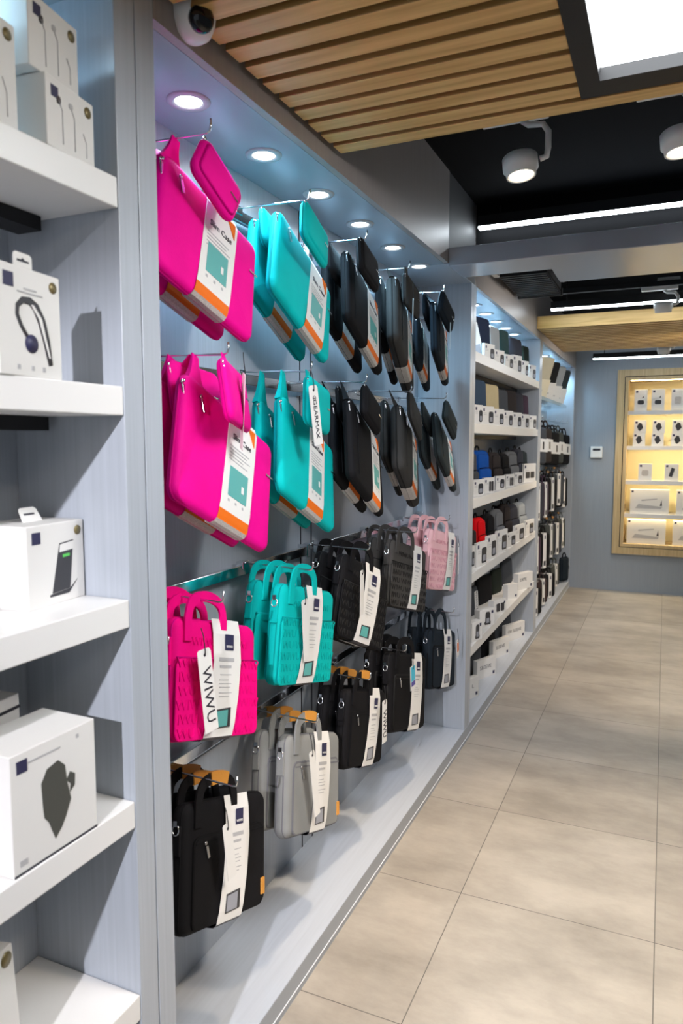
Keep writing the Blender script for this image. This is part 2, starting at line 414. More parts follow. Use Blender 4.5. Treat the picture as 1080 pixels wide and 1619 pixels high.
# unseen shop spots without fixtures, some added only to brighten the far bays
def lamp(x, y, z, aim, energy, size, col=(1., .80, .57), soft=.05):
    l = bpy.data.lights.new('unseen_spot', 'SPOT'); l.energy = energy; l.color = col; l.spot_size = rad(size); l.spot_blend = .6; l.shadow_soft_size = soft
    lo = bpy.data.objects.new('unseen_spot', l); COL.objects.link(lo); lo.location = (x, y, z); lo.rotation_euler = Vector(aim).to_track_quat('-Z', 'Y').to_euler()
lamp(.55, .25, 2.26, (-1.35, .30, -1.0), 14, 80, (1., .88, .74))
lamp(.55, 3.75, 2.34, (-1.4, .55, -1.1), 60, 95, (1., .93, .86))  # added unseen spot, brightens the backpack shelves
lamp(.55, 5.9, 2.28, (-1.4, .55, -.9), 60, 95, (1., .93, .86))  # added unseen spot, brightens the farthest bay
lamp(.60, 1.35, 2.26, (-1.45, .75, -1.1), 30, 95, (1., .94, .9))
lamp(.60, 1.2, 2.26, (-.45, .35, -1.8), 70, 80)
lamp(.85, 4.3, 2.4, (-.25, .6, -1.6), 75, 65)
lamp(-.20, -1.75, 2.28, (-.72, 4.0, -1.80), 380, 34, (.95, .93, 1.), .025)

# security camera
t = thing('security_camera', 'white rounded security camera with a black lens above the first grey pillar', 'camera', (-.842, 1.205, 2.314), yaw=0, face_aisle=False)
b = MB().m(M['white']).lathe([(.001, -.062), (.018, -.060), (.032, -.050), (.040, -.032), (.043, -.008), (.045, .02), (.046, .05), (.040, .06), (.001, .061)], 28); b.obj('housing', t)
d = Vector((.80, -.42, -.30)).normalized(); q = Vector((0, 0, 1)).rotation_difference(d).to_matrix(); c0 = Vector((.004, -.004, -.026))
b = MB().m(M['lensglass']).lathe([(.001, .047), (.012, .046), (.020, .042), (.024, .034), (.024, .02), (.001, .02)], 24)
for v in b.b.verts: v.co = q @ v.co + c0
b.obj('lens', t)

# air grille and duct cover beyond the beam, alarm box
t = thing('air_grille', 'black perforated air grille hanging beyond the grey cross beam', 'grille', (0, 0, 0), face_aisle=False)
b = MB().m(M['blackmetal'])
for k in range(13): b.box(-.84, -.60, 3.92 + k * .048, 3.92 + k * .048 + .026, 2.372, 2.386)
for k in range(7): b.box(-.84 + k * .038, -.828 + k * .038, 3.92, 4.53, 2.380, 2.392)
b.box(-.85, -.59, 3.90, 3.915, 2.366, 2.41); b.box(-.85, -.59, 4.525, 4.54, 2.366, 2.41); b.obj('louvre_panel', t)
MB().m(M['blackmetal']).box(-.84, -.60, 3.92, 4.53, 2.40, CEIL).obj('plenum', t)
MB().m(M['blackmetal']).tube([(-.79, 3.66, 2.36), (-.55, 3.66, 2.36), (-.53, 3.70, 2.36), (-.53, 4.1, 2.37), (-.60, 4.12, 2.45)], .018, 10).obj('pipe', t)
tag(MB().m(M['white']).box(-.856, -.825, 3.64, 3.885, 2.36, 2.60, .004).obj('duct_box'), 'white metal duct box tucked between the fascia and the black grille', 'duct box')

tag(MB().m(M['white']).box(-.085, .045, 5.03, 5.06, 2.49, 2.525, .004).obj('emergency_light'), 'small white rectangular emergency light on the black ceiling above the linear lamp', 'emergency light')

# ------------------------------------------------------------------ end wall: control panel and display cabinet
t = thing('wall_thermostat', 'white square thermostat with a dark display on the end wall', 'thermostat', (-.636, YE, 1.405), face_aisle=False)
MB().m(M['white']).box(-.057, .057, -.022, 0, -.057, .057, .004).obj('housing', t)
MB().m(M['ink']).box(-.035, .038, -.0235, -.0215, .015, .036).obj('display', t)
t = thing('display_cabinet', 'oak framed lit niche cabinet of white boxes set in the end wall', 'cabinet', (0, YE, 0), face_aisle=False)
def frame_ring(x0, x1, z0, z1, wd, y0, y1, m, name):
    b = MB().m(m)
    b.box(x0, x0 + wd, y0, y1, z0, z1); b.box(x1 - wd, x1, y0, y1, z0, z1); b.box(x0 + wd, x1 - wd, y0, y1, z1 - wd, z1); b.box(x0 + wd, x1 - wd, y0, y1, z0, z0 + wd)
    return b.obj(name, t)
frame_ring(CX0 - .072, CX1 + .072, CZ0 - .092, CZ1 + .088, .066, -.022, .06, M['oakframe'], 'outer_frame')
frame_ring(CX0 - .006, CX1 + .006, CZ0 - .026, CZ1 + .022, .008, -.004, .06, M['ink'], 'shadow_gap')
frame_ring(CX0 + .002, CX1 - .002, CZ0 - .018, CZ1 + .014, .030, -.012, .06, M['oakframe'], 'inner_frame')
b = MB().m(M['oakframe']); b.box(CX0 - .01, CX0 + .03, .06, .33, CZ0, CZ1); b.box(CX1 - .03, CX1 + .01, .06, .33, CZ0, CZ1)
b.box(CX0, CX1, .06, .33, CZ1 - .016, CZ1 + .02); b.box(CX0, CX1, .06, .33, CZ0 - .02, CZ0 + .012); b.m(M['creamback']).box(CX0, CX1, .33, .35, CZ0, CZ1); b.obj('carcass', t)
SZ = [1.815, 1.468, 1.122, .79]
for z in SZ:
    s_ = MB().m(M['shelf']).box(CX0 + .03, CX1 - .03, .03, .33, z - .022, z).box(CX0 + .03, CX1 - .03, .03, .04, z - .038, z - .022).obj('shelf', t)
for z in SZ + [CZ1 + .012]:
    s_ = MB().m(M['warmstrip']).box(CX0 + .05, CX1 - .05, .042, .062, z - .030, z - .0225).obj('light_strip', t)

def carton(name, label, x, y, z, w_, h_, d_, pic, cat='box', group=None, face=False, yaw=0., logo='tl', m=None, extra=None, tilt=0.):
    """white retail box; origin at the base centre of its front face"""
    t = thing(name, label, cat, (x, y, z), yaw=yaw, tilt=tilt, group=group, face_aisle=face)
    MB().m(m or M['card']).box(-w_ / 2, w_ / 2, 0, d_, 0, h_, .0015).obj('carton', t)
    yy = -.0002
    if logo:
        s = min(.02, h_ * .16)
        lx = -w_ / 2 + .012 if 'l' in logo else w_ / 2 - .012 - s
        lz = h_ - .012 - s if 't' in logo else .012
        quad_part('logo', M['navyink'], t, lx, lx + s, lz, lz + s, yy)
    if pic: pic(t, w_, h_, yy)
    if extra: extra(t, w_, h_, yy)
    return t
def blob(parent, pts, m, y, name='picture'):
    return MB().m(m).poly(pts, y - .0006, y).obj(name, parent)
def pic_case(t, w_, h_, y):     # low rounded earbud case
    blob(t, [(x - .0, z + h_ * .40) for x, z in rrect(w_ * .5, h_ * .2, .012, 3)], M['screen'], y)
    blob(t, [(w_ * .08, h_ * .60), (w_ * .22, h_ * .60), (w_ * .2, h_ * .70)], M['screen'], y, 'picture_accent')
def pic_dia(t, w_, h_, y):
    blob(t, [(.0, h_ * .16), (w_ * .26, h_ * .40), (w_ * .12, h_ * .76), (-.08 * w_, h_ * .80), (-w_ * .27, h_ * .52), (-w_ * .12, h_ * .20)], M['screen'], y)
def pic_phone(t, w_, h_, y):
    blob(t, [(-w_ * .2, h_ * .3), (w_ * .04, h_ * .22), (w_ * .24, h_ * .72), (.0, h_ * .80)], M['screen'], y)
def pic_pods(t, w_, h_, y):
    blob(t, [(x, z + h_ * .46) for x, z in rrect(w_ * .5, h_ * .34, .014, 3)], M['hatch'], y)
def pic_bar(t, w_, h_, y):
    blob(t, [(-w_ * .36, h_ * .22), (w_ * .30, h_ * .22), (w_ * .34, h_ * .30), (-w_ * .28, h_ * .40)], M['greyink'], y)
    blob(t, [(w_ * .27, h_ * .34), (w_ * .33, h_ * .34), (w_ * .31, h_ * .58)], M['screen'], y, 'picture_accent')
    blob(t, [(-w_ * .2, h_ * .52), (w_ * .2, h_ * .60), (w_ * .2, h_ * .64), (-w_ * .2, h_ * .58)], M['greyink'], y, 'picture_line')
Yc = YE + .06
for k, (x, p_) in enumerate(((-.24, pic_case), (-.083, pic_case), (.095, pic_pods))):
    carton('gadget_box', ('tall white box with dark earbud case, by the oak frame, top cabinet shelf', 'second tall white box on the top cabinet shelf, dark earbud case picture',
           'third tall white box on the top cabinet shelf, pale picture')[k], x, Yc, 1.815, .118, .21, .06, p_, group='boxes on the top cabinet shelf')
for k, x in enumerate((-.243, -.072, .105)):
    for j in range(2):
        carton('charger_box', '%s small white box with dark diamond, %s from the frame, second cabinet shelf' % (('lower', 'upper')[j], ORD[k]), x + .006 * j, Yc, 1.468 + j * .128, .112, .127, .07, pic_dia, group='stacked boxes on the second cabinet shelf')
for k, (x, p_) in enumerate(((-.175, pic_pods), (.065, pic_phone))):
    carton('phone_box', ('white box with a pale picture alone by the frame on the third cabinet shelf', 'white box with a slanted dark phone picture on the third cabinet shelf')[k], x, Yc, 1.122, .125, .17, .05, p_, group='boxes on the third cabinet shelf')
for r_, z in enumerate((.79, .487)):
    for k, x in enumerate((-.125, .30)):
        carton('wide_box', 'wide white box with pale stick picture, %s from the frame, %s' % (ORD[k], ('fourth cabinet shelf', 'cabinet floor')[r_]), x - .02 * r_, Yc, z, .36, .245, .07, pic_bar, group='wide boxes low in the lit cabinet')

# ------------------------------------------------------------------ shelves
SHZ = [1.945, 1.597, 1.222, .847, .468]
def shelf(bay, k):
    y0, y1 = {'A': (-1.0, 1.003), 'C': (3.533, 5.484)}[bay]
    z = SHZ[k] - (0 if bay == 'C' else 0.)
    t = thing('shelf', 'thick white shelf, %s from the top, in the bay of %s' % (ORD[k], {'A': 'boxed gadgets', 'C': 'backpacks'}[bay]), 'shelf', (0, 0, z),
              group={'A': 'white shelves of the gadget bay', 'C': 'white shelves of the backpack bay'}[bay], face_aisle=False)
    MB().m(M['shelf']).box(XB + .001, XF - .001, y0, y1, -.05, 0, .002).obj('board', t)
    MB().m(M['blackmetal']).box(XB + .05, XB + .105, y0 + .01, y1 - .02, -.075, -.051).obj('light_channel', t)
for bay in 'AC':
    for k in range(5): shelf(bay, k)

# ------------------------------------------------------------------ gadget boxes beside the first pillar
def pic_earphones(t, w_, h_, y):
    for x0, z0 in ((-.25, .72), (.0, .72), (.25, .46)):
        b = MB().m(M['greyink']); b.tube([(w_ * x0, y - .0003, h_ * z0), (w_ * x0 + .008, y - .0003, h_ * (z0 - .12)), (w_ * x0 + .008, y - .0003, h_ * .12)], .0007, 5); b.obj('wire_picture', t)
    blob(t, [(w_ * -.25 + x, h_ * .72 + z) for x, z in rrect(.010, .012, .004, 3)], M['screen'], y)
    blob(t, [(x, h_ * .74 + z) for x, z in rrect(.010, .009, .004, 3)], M['greyink'], y, 'picture_accent')
def sticker(t, w_, h_, y, r=.0085):
    MB().m(M['gold']).lathe([(.0005, y - .0008), (r, y - .0008), (r, y), (.0005, y)], 20, 'y', (w_ / 2 - .016, 0, h_ - .018)).obj('sticker', t)
def hang_tab(t, w_, h_, x):
    b = MB().m(M['card']); n = 5
    b.box(x - .019, x + .019, .0005, .0015, h_, h_ + .008)
    out = [(x - .019, h_ + .008)] + [(x - .019 + .006 * (1 - math.cos(a)), h_ + .014 + .006 * math.sin(a)) for a in (0, .5, 1., PI / 2)] + [(x + .019 - .006 * (1 - math.cos(a)), h_ + .014 + .006 * math.sin(a)) for a in (PI / 2, 1., .5, 0)] + [(x + .019, h_ + .008)]
    b.poly(out, .0005, .0015); o = b.obj('hang_tab', t)
    MB().m(M['ink']).poly([(x - .012, h_ + .007), (x + .012, h_ + .007), (x + .012, h_ + .010), (x + .004, h_ + .010), (x, h_ + .013), (x - .004, h_ + .010), (x - .012, h_ + .010)], .0, .002).obj('hang_slot', o)
def pos_from_left(x, y, yaw, w_):
    a = rad(yaw); return (x - math.sin(a) * w_ / 2, y + math.cos(a) * w_ / 2)
def lcarton(name, label, x, y, z, w_, h_, d_, pic, yaw, **kw):
    px, py = pos_from_left(x, y, yaw, w_)
    return carton(name, label, px, py, z, w_, h_, d_, pic, yaw=yaw, face=True, **kw)
gA = 'boxed gadgets beside the first pillar'
lcarton('earphone_box', 'white earphone box standing on the top shelf, under another one, by the first pillar', -.860, .851, SHZ[0], .118, .103, .10, pic_earphones, 8, group=gA, extra=sticker)
lcarton('earphone_box', 'white earphone box on top of another one on the top gadget shelf', -.866, .828, SHZ[0] + .104, .116, .105, .10, pic_earphones, 8, group=gA, extra=sticker)
lcarton('earphone_box', 'white earphone box cut by the picture edge on the top gadget shelf', -.862, .698, SHZ[0], .118, .150, .10, pic_earphones, 8, group=gA, extra=sticker)
def pic_headset(t, w_, h_, y):
    k = .92
    def P(u, v): return (u * w_, h_ * v)
    # ear hook: thick swept arm with a pale inlay, an ear loop and a round bud
    b = MB().m(M['screen'])
    path = [P(.30, .13), P(.24, .36), P(.17, .54), P(.08, .66), P(-.02, .705), P(-.13, .70), P(-.21, .64), P(-.22, .56), P(-.16, .46), P(-.06, .36)]
    rr = [.0045, .0075, .0085, .0075, .0058, .0048, .004, .0038, .0035, .003]
    b.tube([(x, y - .0003, z) for x, z in path], rr, 8)
    for v in b.b.verts: v.co.y = y - .0006 if v.co.y < y - .0003 else y
    b.obj('picture', t)
    b = MB().m(M['paper']).poly([P(.275, .20), P(.295, .20), P(.17, .56), P(.04, .675), P(.0, .672), P(.12, .56)], y - .0013, y - .0006); b.obj('picture_highlight', t)
    MB().m(M['navyink']).lathe([(.0005, y - .0012), (.0135, y - .0012), (.0135, y), (.0005, y)], 20, 'y', (P(.0, 0)[0] - .001, 0, P(0, .31)[1])).obj('picture_earbud', t)
    b = MB().m(M['greyink'])
    for v, ww in ((.80, .10), (.765, .20)): b.box(-ww * w_, ww * w_, y - .0006, y, h_ * v, h_ * v + .0022)
    for u in (-.24, -.02, .16): b.box(u * w_, u * w_ + .006, y - .0006, y, h_ * .06, h_ * .06 + .007)
    b.obj('small_print', t)
t = lcarton('headset_box', 'white hang-tab box with a black ear-hook headset picture on the second gadget shelf', -.856, .745, SHZ[1], .132, .157, .045, pic_headset, 7, group=gA, extra=sticker)
hang_tab(t, .132, .157, -.012)
def pic_stand(t, w_, h_, y):
    blob(t, [(-.10 * w_, .14 * h_), (.22 * w_, .16 * h_), (.30 * w_, .76 * h_), (.05 * w_, .74 * h_)], M['screen'], y)
    blob(t, [(.04 * w_, .63 * h_), (.285 * w_, .645 * h_), (.295 * w_, .745 * h_), (.055 * w_, .725 * h_)], M['paper'], y - .0006, 'picture_screen')
    blob(t, [(.10 * w_, .56 * h_), (.22 * w_, .565 * h_), (.22 * w_, .60 * h_), (.10 * w_, .595 * h_)], M['greenprint'], y - .0006, 'picture_charge')
    blob(t, [(-.14 * w_, .10 * h_), (.20 * w_, .10 * h_), (.36 * w_, .25 * h_), (.22 * w_, .155 * h_), (-.14 * w_, .13 * h_)], M['screen'], y, 'picture_base')
t = lcarton('charger_box', 'white hang-tab box with a phone charging stand picture on the third gadget shelf', -.947, .860, SHZ[2], .141, .141, .11, pic_stand, 5.3, group=gA, extra=sticker)
b = MB().m(M['card']).poly([(-.022, 0), (-.018, .024), (-.013, .028), (.019, .028), (.024, .024), (.026, 0)], 0, .001); o = b.obj('hang_tab', t); o.location = (0, .05, .1412); o.rotation_euler = (rad(-30), 0, 0)
s_ = MB().m(M['ink']).box(-.011, .014, -.0005, .0015, .013, .0165).obj('hang_slot', o)
lcarton('charger_box', 'plain white box standing behind the charging stand box on the third gadget shelf', -.985, .700, SHZ[2], .12, .168, .08, None, 5, group=gA, logo=None)
def pic_mount(t, w_, h_, y):
    P = lambda u, v: (u * w_, v * h_)
    blob(t, [P(-.16, .46), P(-.17, .66), P(-.10, .76), P(.03, .79), P(.11, .72), P(.13, .56), P(.17, .40), P(.10, .27), P(.05, .20), P(-.03, .13), P(-.06, .20), P(-.10, .30), P(-.15, .36)], M['hatch2'], y)
    blob(t, [P(.12, .58), P(.17, .64), P(.23, .60), P(.22, .50), P(.16, .46), P(.17, .53)], M['hatch2'], y, 'picture_arm')
    b = MB().m(M['greyink']); b.box(-.30 * w_, .06 * w_, y - .0006, y, .885 * h_, .90 * h_); b.obj('small_print', t)
    MB().m(M['ink']).box(-w_ / 2 + .001, w_ / 2 - .001, y - .0006, y, .0, .004).obj('base_line', t)
    quad_part('print_mark', M['greyink'], t, -.43 * w_, -.35 * w_, .07 * h_, .12 * h_, y)
    quad_part('print_mark', M['greyink'], t, .26 * w_, .29 * w_, .90 * h_, .935 * h_, y)
M['hatch2'] = mat('dark_olive_print', (.06, .062, .055), .5)
lcarton('mount_box', 'big white box with a dark phone mount picture on the fourth gadget shelf', -.866, .738, SHZ[3], .172, .190, .118, pic_mount, -1, group=gA)
t = thing('lidded_box', 'white lidded box with a dark edge line behind the phone mount box', 'box', (-1.048, .80, SHZ[3]), yaw=6, group=gA)
MB().m(M['card']).box(-.17, .08, -.05, .06, .0, .196, .0015).obj('carton', t)
MB().m(M['ink']).box(-.171, .081, -.051, .061, .1962, .2005).obj('lower_edge', t)
MB().m(M['card']).box(-.17, .08, -.05, .06, .2007, .222, .0015).obj('lid', t)
MB().m(M['screen']).poly([(-.09, -.02), (.03, -.015), (.0, .03), (-.08, .035)], 0, .001).obj('picture', t)
for ch in t.children:
    if ch.name.startswith('picture'): ch.rotation_euler = (-PI / 2, 0, 0); ch.location = (0, 0, .2215)
def pic_frame(t, w_, h_, y): quad_part('picture', M['roseprint2'], t, -.42 * w_, .1 * w_, .10 * h_, .42 * h_, y)
M['roseprint2'] = mat('brown_print', (.16, .11, .11), .5)
lcarton('cable_box', 'white box with a round gold sticker on the lowest gadget shelf', -.905, .672, SHZ[4], .125, .222, .05, pic_frame, 10, group=gA, extra=lambda t, w_, h_, y: sticker(t, w_, h_, y, .012), tilt=-4)

# ------------------------------------------------------------------ hanging rails and hooks of the bag bay
ROWZ = [2.128, 1.69, 1.152, .712]
for r_, z in enumerate(ROWZ):
    for k, (y0, y1) in enumerate(((1.112, 2.168), (2.255, 3.428))):
        t = thing('hanging_rail', 'chrome hanging rail of the bag bay, %s row from the top, %s half' % (ORD[r_], ('near', 'far')[k]), 'rail', (0, 0, 0), group='chrome hanging rails', face_aisle=False)
        MB().m(M['chrome']).box(-1.098, -1.083, y0, y1, z - .028, z + .002, .002).obj('tube', t)
        for y in (y0 + .012, y1 - .012):
            MB().m(M['chrome']).box(-1.119, -1.081, y - .010, y + .010, z - .036, z + .008, .002).obj('bracket', t)
HOOKS = {}
def hook(y, z, label, xt=-.868, group='chrome display hooks'):
    t = thing('display_hook', label, 'hook', (0, y, z), group=group, face_aisle=False)
    MB().m(M['chrome']).tube([(-1.083, 0, .006), (-1.0, 0, .004), (xt - .012, 0, .0), (xt - .003, 0, .003), (xt, 0, .012), (xt, 0, .026)], .0024, 8).obj('rod', t)
    MB().m(M['chrome']).box(-1.104, -1.080, -.016, .016, -.010, .012, .002).obj('clip', t)
HY = [[1.295, 1.745, 2.139, 2.552, 3.003], [1.348, 1.752, 2.142, 2.586, 3.054], [1.315, 1.755, 2.174, 2.669, 3.131], [1.359, 1.783, 2.184, 2.552, 3.230]]
for r_ in range(4):
    for k in range(5):
        hook(HY[r_][k], ROWZ[r_] , 'chrome hook in the %s row of the bag bay, %s from the first pillar' % (ORD[r_], ORD[k]))

# ------------------------------------------------------------------ laptop sleeves
def zip_pull(parent, x, z, y, ang=0., name='zipper_pull', L=.034):
    b = MB().m(M['zipmetal']); b.box(-.0042, .0042, -.0035, .0, -L, -.006, .001); b.lathe([(.001, -.002), (.0045, -.002), (.0045, .001), (.001, .001)], 12, 'y')
    o = b.obj(name, parent); o.location = (x, y, z); o.rotation_euler = (0, ang, 0); return o
def band_sleeve(t, w_, h_, th, bx0, bx1, pic=True, lean=-.012, word='Slim Case'):
    """printed belly band: front panel, bottom and back; orange foot, picture, lettering"""
    hb = h_ / 2; yf = -.0045; L = lean
    b = MB().m(M['paper']); n = .0007
    def row(z, y, nn, k): return ((bx0 + L * k, y, z), (bx1 + L * k, y, z), nn)
    b.ribbon([row(hb + .002, th * .5, (0, 0, 1), -1), row(hb + .0015, .004, (0, -.5, .8), -.9), row(hb - .02, yf + .0015, (0, -1, 0), -.8), row(hb * .3, yf, (0, -1, 0), -.2), row(-hb + .052, yf, (0, -1, 0), .6), row(-hb + .034, yf + .001, (0, -1, 0), .75)], n)
    b.m(M['orange']); b.ribbon([row(-hb + .034, yf + .001, (0, -1, 0), .75), row(-hb + .018, yf + .002, (0, -1, 0), .88), row(-hb + .008, yf + .004, (0, -1, -.2), 1)], n)
    b.m(M['hatch']); b.ribbon([row(-hb + .008, yf + .004, (0, -1, -.2), 1), row(-hb + .001, .006, (0, -.6, -.8), 1)], n)
    b.m(M['hatch']); b.ribbon([row(-hb + .001, .006, (0, -.6, -.8), 1), row(-hb - .001, th * .5, (0, 0, -1), 1), row(-hb + .002, th - .004, (0, 0, -1), 1)], n)
    b.m(M['paper']); b.ribbon([row(-hb + .002, th - .004, (0, .3, -1), 1), row(-hb + .03, th + .004, (0, 1, 0), 1), row(hb - .03, th + .004, (0, 1, 0), -1)], n)
    o = b.obj('belly_band', t)
    cx = (bx0 + bx1) / 2; yq = yf - .0009; wb = bx1 - bx0
    if pic:
        MB().m(M['tealprint']).poly([(cx + L * .3 - wb * .33, -hb + .072), (cx + L * .3 + wb * .30, -hb + .072), (cx + wb * .30, -hb + .145), (cx - wb * .33, -hb + .145)], yq - .0006, yq).obj('picture', o)
        quad_part('picture_label', M['paper'], o, cx + wb * .08, cx + wb * .16, -hb + .095, -hb + .112, yq - .0007)
        MB().m(M['orange']).poly([(bx1 - L - .045, hb - .016), (bx1 - L - .014, hb - .016), (bx1 - L - .016, hb - .056)], yq - .0006, yq + .002).obj('corner_flag', o)
        text(word, .021, M['ink'], o, cx + .004, yq - .0003, hb - .068)
        b = MB().m(M['greyink'])
        for j in range(5): b.box(cx - wb * .38, cx + wb * (.30, .22, .34, .1, .26)[j], yq - .0005, yq, hb - .095 - j * .0085, hb - .0928 - j * .0085)
        b.obj('small_print', o)
        b = MB().m(M['greyink'])
        for j in range(3): b.box(cx + L * .5 - wb * .3 + j * wb * .24, cx + L * .5 - wb * .3 + j * wb * .24 + .007, yq - .0005, yq, -hb + .058, -hb + .064)
        b.obj('print_icon', o)
def sleeve(label, col, cold, x, y, z, yaw, roll, tilt, s=1., th=.03, group=None, band=(-.04, .08), pic=True, hook_at=None, badge=True, pulls=True):
    w_, h_ = .36 * s, .265 * s
    t = thing('laptop_sleeve', label, 'laptop sleeve', (x, y, z), yaw, roll, tilt, group)
    pillow(MB().m(col), w_, h_, th, .029, 0., .004, e=th * .5).obj('shell', t)
    b = MB().m(cold); pts = rrect(w_ - .003, h_ - .003, .028, 6); b.tube([(px, th / 2, pz) for px, pz in pts], .0034, 6, closed=True); b.obj('zipper', t)
    if col not in (PINK, TEAL): b = MB().m(cold); b.strap([(-w_ * .36, -.0016, h_ * .47), (-w_ * .37, -.0042, h_ * .3), (-w_ * .37, -.0046, -h_ * .1), (-w_ * .36, -.0034, -h_ * .40)], .0022, .0012, (1, 0, 0)); b.obj('pocket_zip', t)
    if pulls:
        zip_pull(t, -w_ * .50, h_ * .40, th * .25, rad(-roll + 8)); zip_pull(t, -w_ * .485, h_ * .415, th * .2, rad(-roll - 18)); zip_pull(t, -w_ * .365, h_ * .36, -.005, rad(-roll))
    if badge:
        o = MB().m(M['zipmetal']).box(-.016, .016, -.0012, 0, -.002, .002).obj('badge', t); o.location = (w_ * .44, -.0028, h_ * .17); 
    band_sleeve(t, w_, h_, th, band[0] * s, band[1] * s, pic)
    if hook_at: strap_to(t, hook_at, h_ / 2 - .004, th / 2, col, w_)
    return t
def strap_to(t, hk, ztop, yl, m, w_, wide=.052, thick=.014):
    Mi = (Matrix.Translation(t.location) @ Euler(t.rotation_euler, 'YXZ').to_matrix().to_4x4()).inverted()
    q = Mi @ Vector(hk)
    x0 = max(-w_ / 2 + .032, min(w_ / 2 - .032, q.x))
    if q.z < ztop + .006: return
    rings = []
    for k in range(7):
        f = k / 6; c = Vector((x0, yl, ztop - .012)).lerp(q + Vector((0, 0, .004)), f)
        ww = (wide / 2 - .004) * (1 - f) ** 2.2 + .0125; th = thick / 2 * (1 - f) + .0016
        rings.append([(c.x - ww, c.y - th, c.z), (c.x + ww, c.y - th, c.z), (c.x + ww, c.y + th, c.z), (c.x - ww, c.y + th, c.z)])
    MB().m(m).loft(rings, smooth=False).obj('hanging_tab', t)
def pouch(label, col, cold, x, y, z, yaw, roll, tilt, s=1., th=.024, group=None, hook_at=None):
    w_, h_ = .20 * s, .13 * s
    t = thing('small_pouch', label, 'pouch', (x, y, z), yaw, roll, tilt, group)
    pillow(MB().m(col), w_, h_, th, .026, 0., .004, e=th * .55).obj('shell', t)
    b = MB().m(cold); pts = rrect(w_ - .003, h_ - .003, .025, 6); b.tube([(px, th / 2, pz) for px, pz in pts], .003, 6, closed=True); b.obj('zipper', t)
    o = MB().m(M['zipmetal']).box(-.014, .014, -.0012, 0, -.0018, .0018).obj('badge', t); o.location = (w_ * .30, -.0042, h_ * .02)
    zip_pull(t, -w_ * .47, h_ * .40, th * .3, rad(-roll))
    if hook_at: strap_to(t, hook_at, h_ / 2 - .003, th / 2, col, w_, .03, .006)
    return t
def hangtag(label, x, y, z, yaw, roll, tilt, w_, h_, words, group, size, string=.03, logo=False, m=None):
    t = thing('hang_tag', label, 'hang tag', (x, y, z), yaw, roll, tilt, group)
    MB().m(m or M['card']).poly([(-w_ / 2, -h_), (w_ / 2, -h_), (w_ / 2, -.008), (w_ / 2 - .006, 0), (-w_ / 2 + .004, 0), (-w_ / 2, -.004)], 0, .0012).obj('card', t)
    MB().m(M['string']).tube([(0, -.0015, -.014), (.0, -.003, -.004), (.004, .001, string * .6), (.001, .003, string)], .0011, 6).obj('string', t)
    MB().m(M['ink']).lathe([(.0005, -.0008), (.0035, -.0008), (.0035, 0), (.0005, 0)], 12, 'y', (0, 0, -.013)).obj('eyelet', t)
    if words:
        text(words, size, M['ink'], t, 0, -.0004, -h_ * .56, -PI / 2)
    if logo:
        b = MB().m(M['ink']); b.tube([(.0062 * math.cos(a * PI / 6), -.0006, -.034 + .0062 * math.sin(a * PI / 6)) for a in range(12)], .0009, 5, closed=True)
        b.box(-.003, .003, -.0008, 0, -.0355, -.0325); b.obj('logo', t)
    return t
# front pose of each hanging position: x, y, z, yaw, roll, tilt, scale
C1 = [('hot pink', PINK, PINKD, 'top'), ]
SL = {
 (0, 0): (-.923, 1.377, 1.914, .3, 19.6, -8.6, 1.00), (0, 1): (-.934, 1.852, 1.926, 4.3, 28.0, -9.6, 1.01), (0, 2): (-.928, 2.289, 1.926, 7, 24.8, -9.2, 1.02),
 (0, 3): (-.912, 2.655, 1.902, 12, 26.8, -5.3, 1.08), (0, 4): (-.896, 3.090, 1.923, 9, 22.0, -5.4, .93),
 (1, 0): (-.895, 1.394, 1.444, 3.6, 25.4, -10.2, 1.09), (1, 1): (-.918, 1.845, 1.432, 6, 24.7, -10.1, 1.06), (1, 2): (-.890, 2.215, 1.446, 9.5, 25.3, -9.3, 1.06),
 (1, 3): (-.912, 2.725, 1.444, 11, 28.9, -6.4, 1.06), (1, 4): (-.905, 3.210, 1.457, 8, 32.7, -12.0, .94)}
PO = {
 (0, 0): (-.872, 1.335, 2.047, -3, 34, -4, .76), (0, 1): (-.875, 1.808, 2.056, 6, 19, -6, .87), (0, 2): (-.872, 2.185, 2.060, 5, 14, -7, .9), (0, 3): (-.875, 2.62, 2.042, 3, 12, -4.6, .92), (0, 4): (-.858, 3.03, 2.05, -4, 31, -3, .84),
 (1, 0): (-.862, 1.382, 1.602, 21, 7, -9, 1.05), (1, 1): (-.880, 1.832, 1.601, 8.6, 9, -2, 1.03), (1, 2): (-.866, 2.20, 1.606, 5.6, 24, -6, .88), (1, 3): (-.870, 2.665, 1.601, 9, 32, -9, .94), (1, 4): (-.862, 3.13, 1.60, 0, 37, -7, .86)}
KIND = {(0, 0): ('hot pink', PINK, PINKD), (0, 1): ('teal', TEAL, TEALD), (0, 2): ('black', BLK, BLKD), (0, 3): ('charcoal grey', GRY, GRYD), (0, 4): ('blue-black', NVY, NVYD),
        (1, 0): ('hot pink', PINK, PINKD), (1, 1): ('teal', TEAL, TEALD), (1, 2): ('black', BLK, BLKD), (1, 3): ('charcoal grey', GRY, GRYD), (1, 4): ('dark slate', SLT, SLTD)}
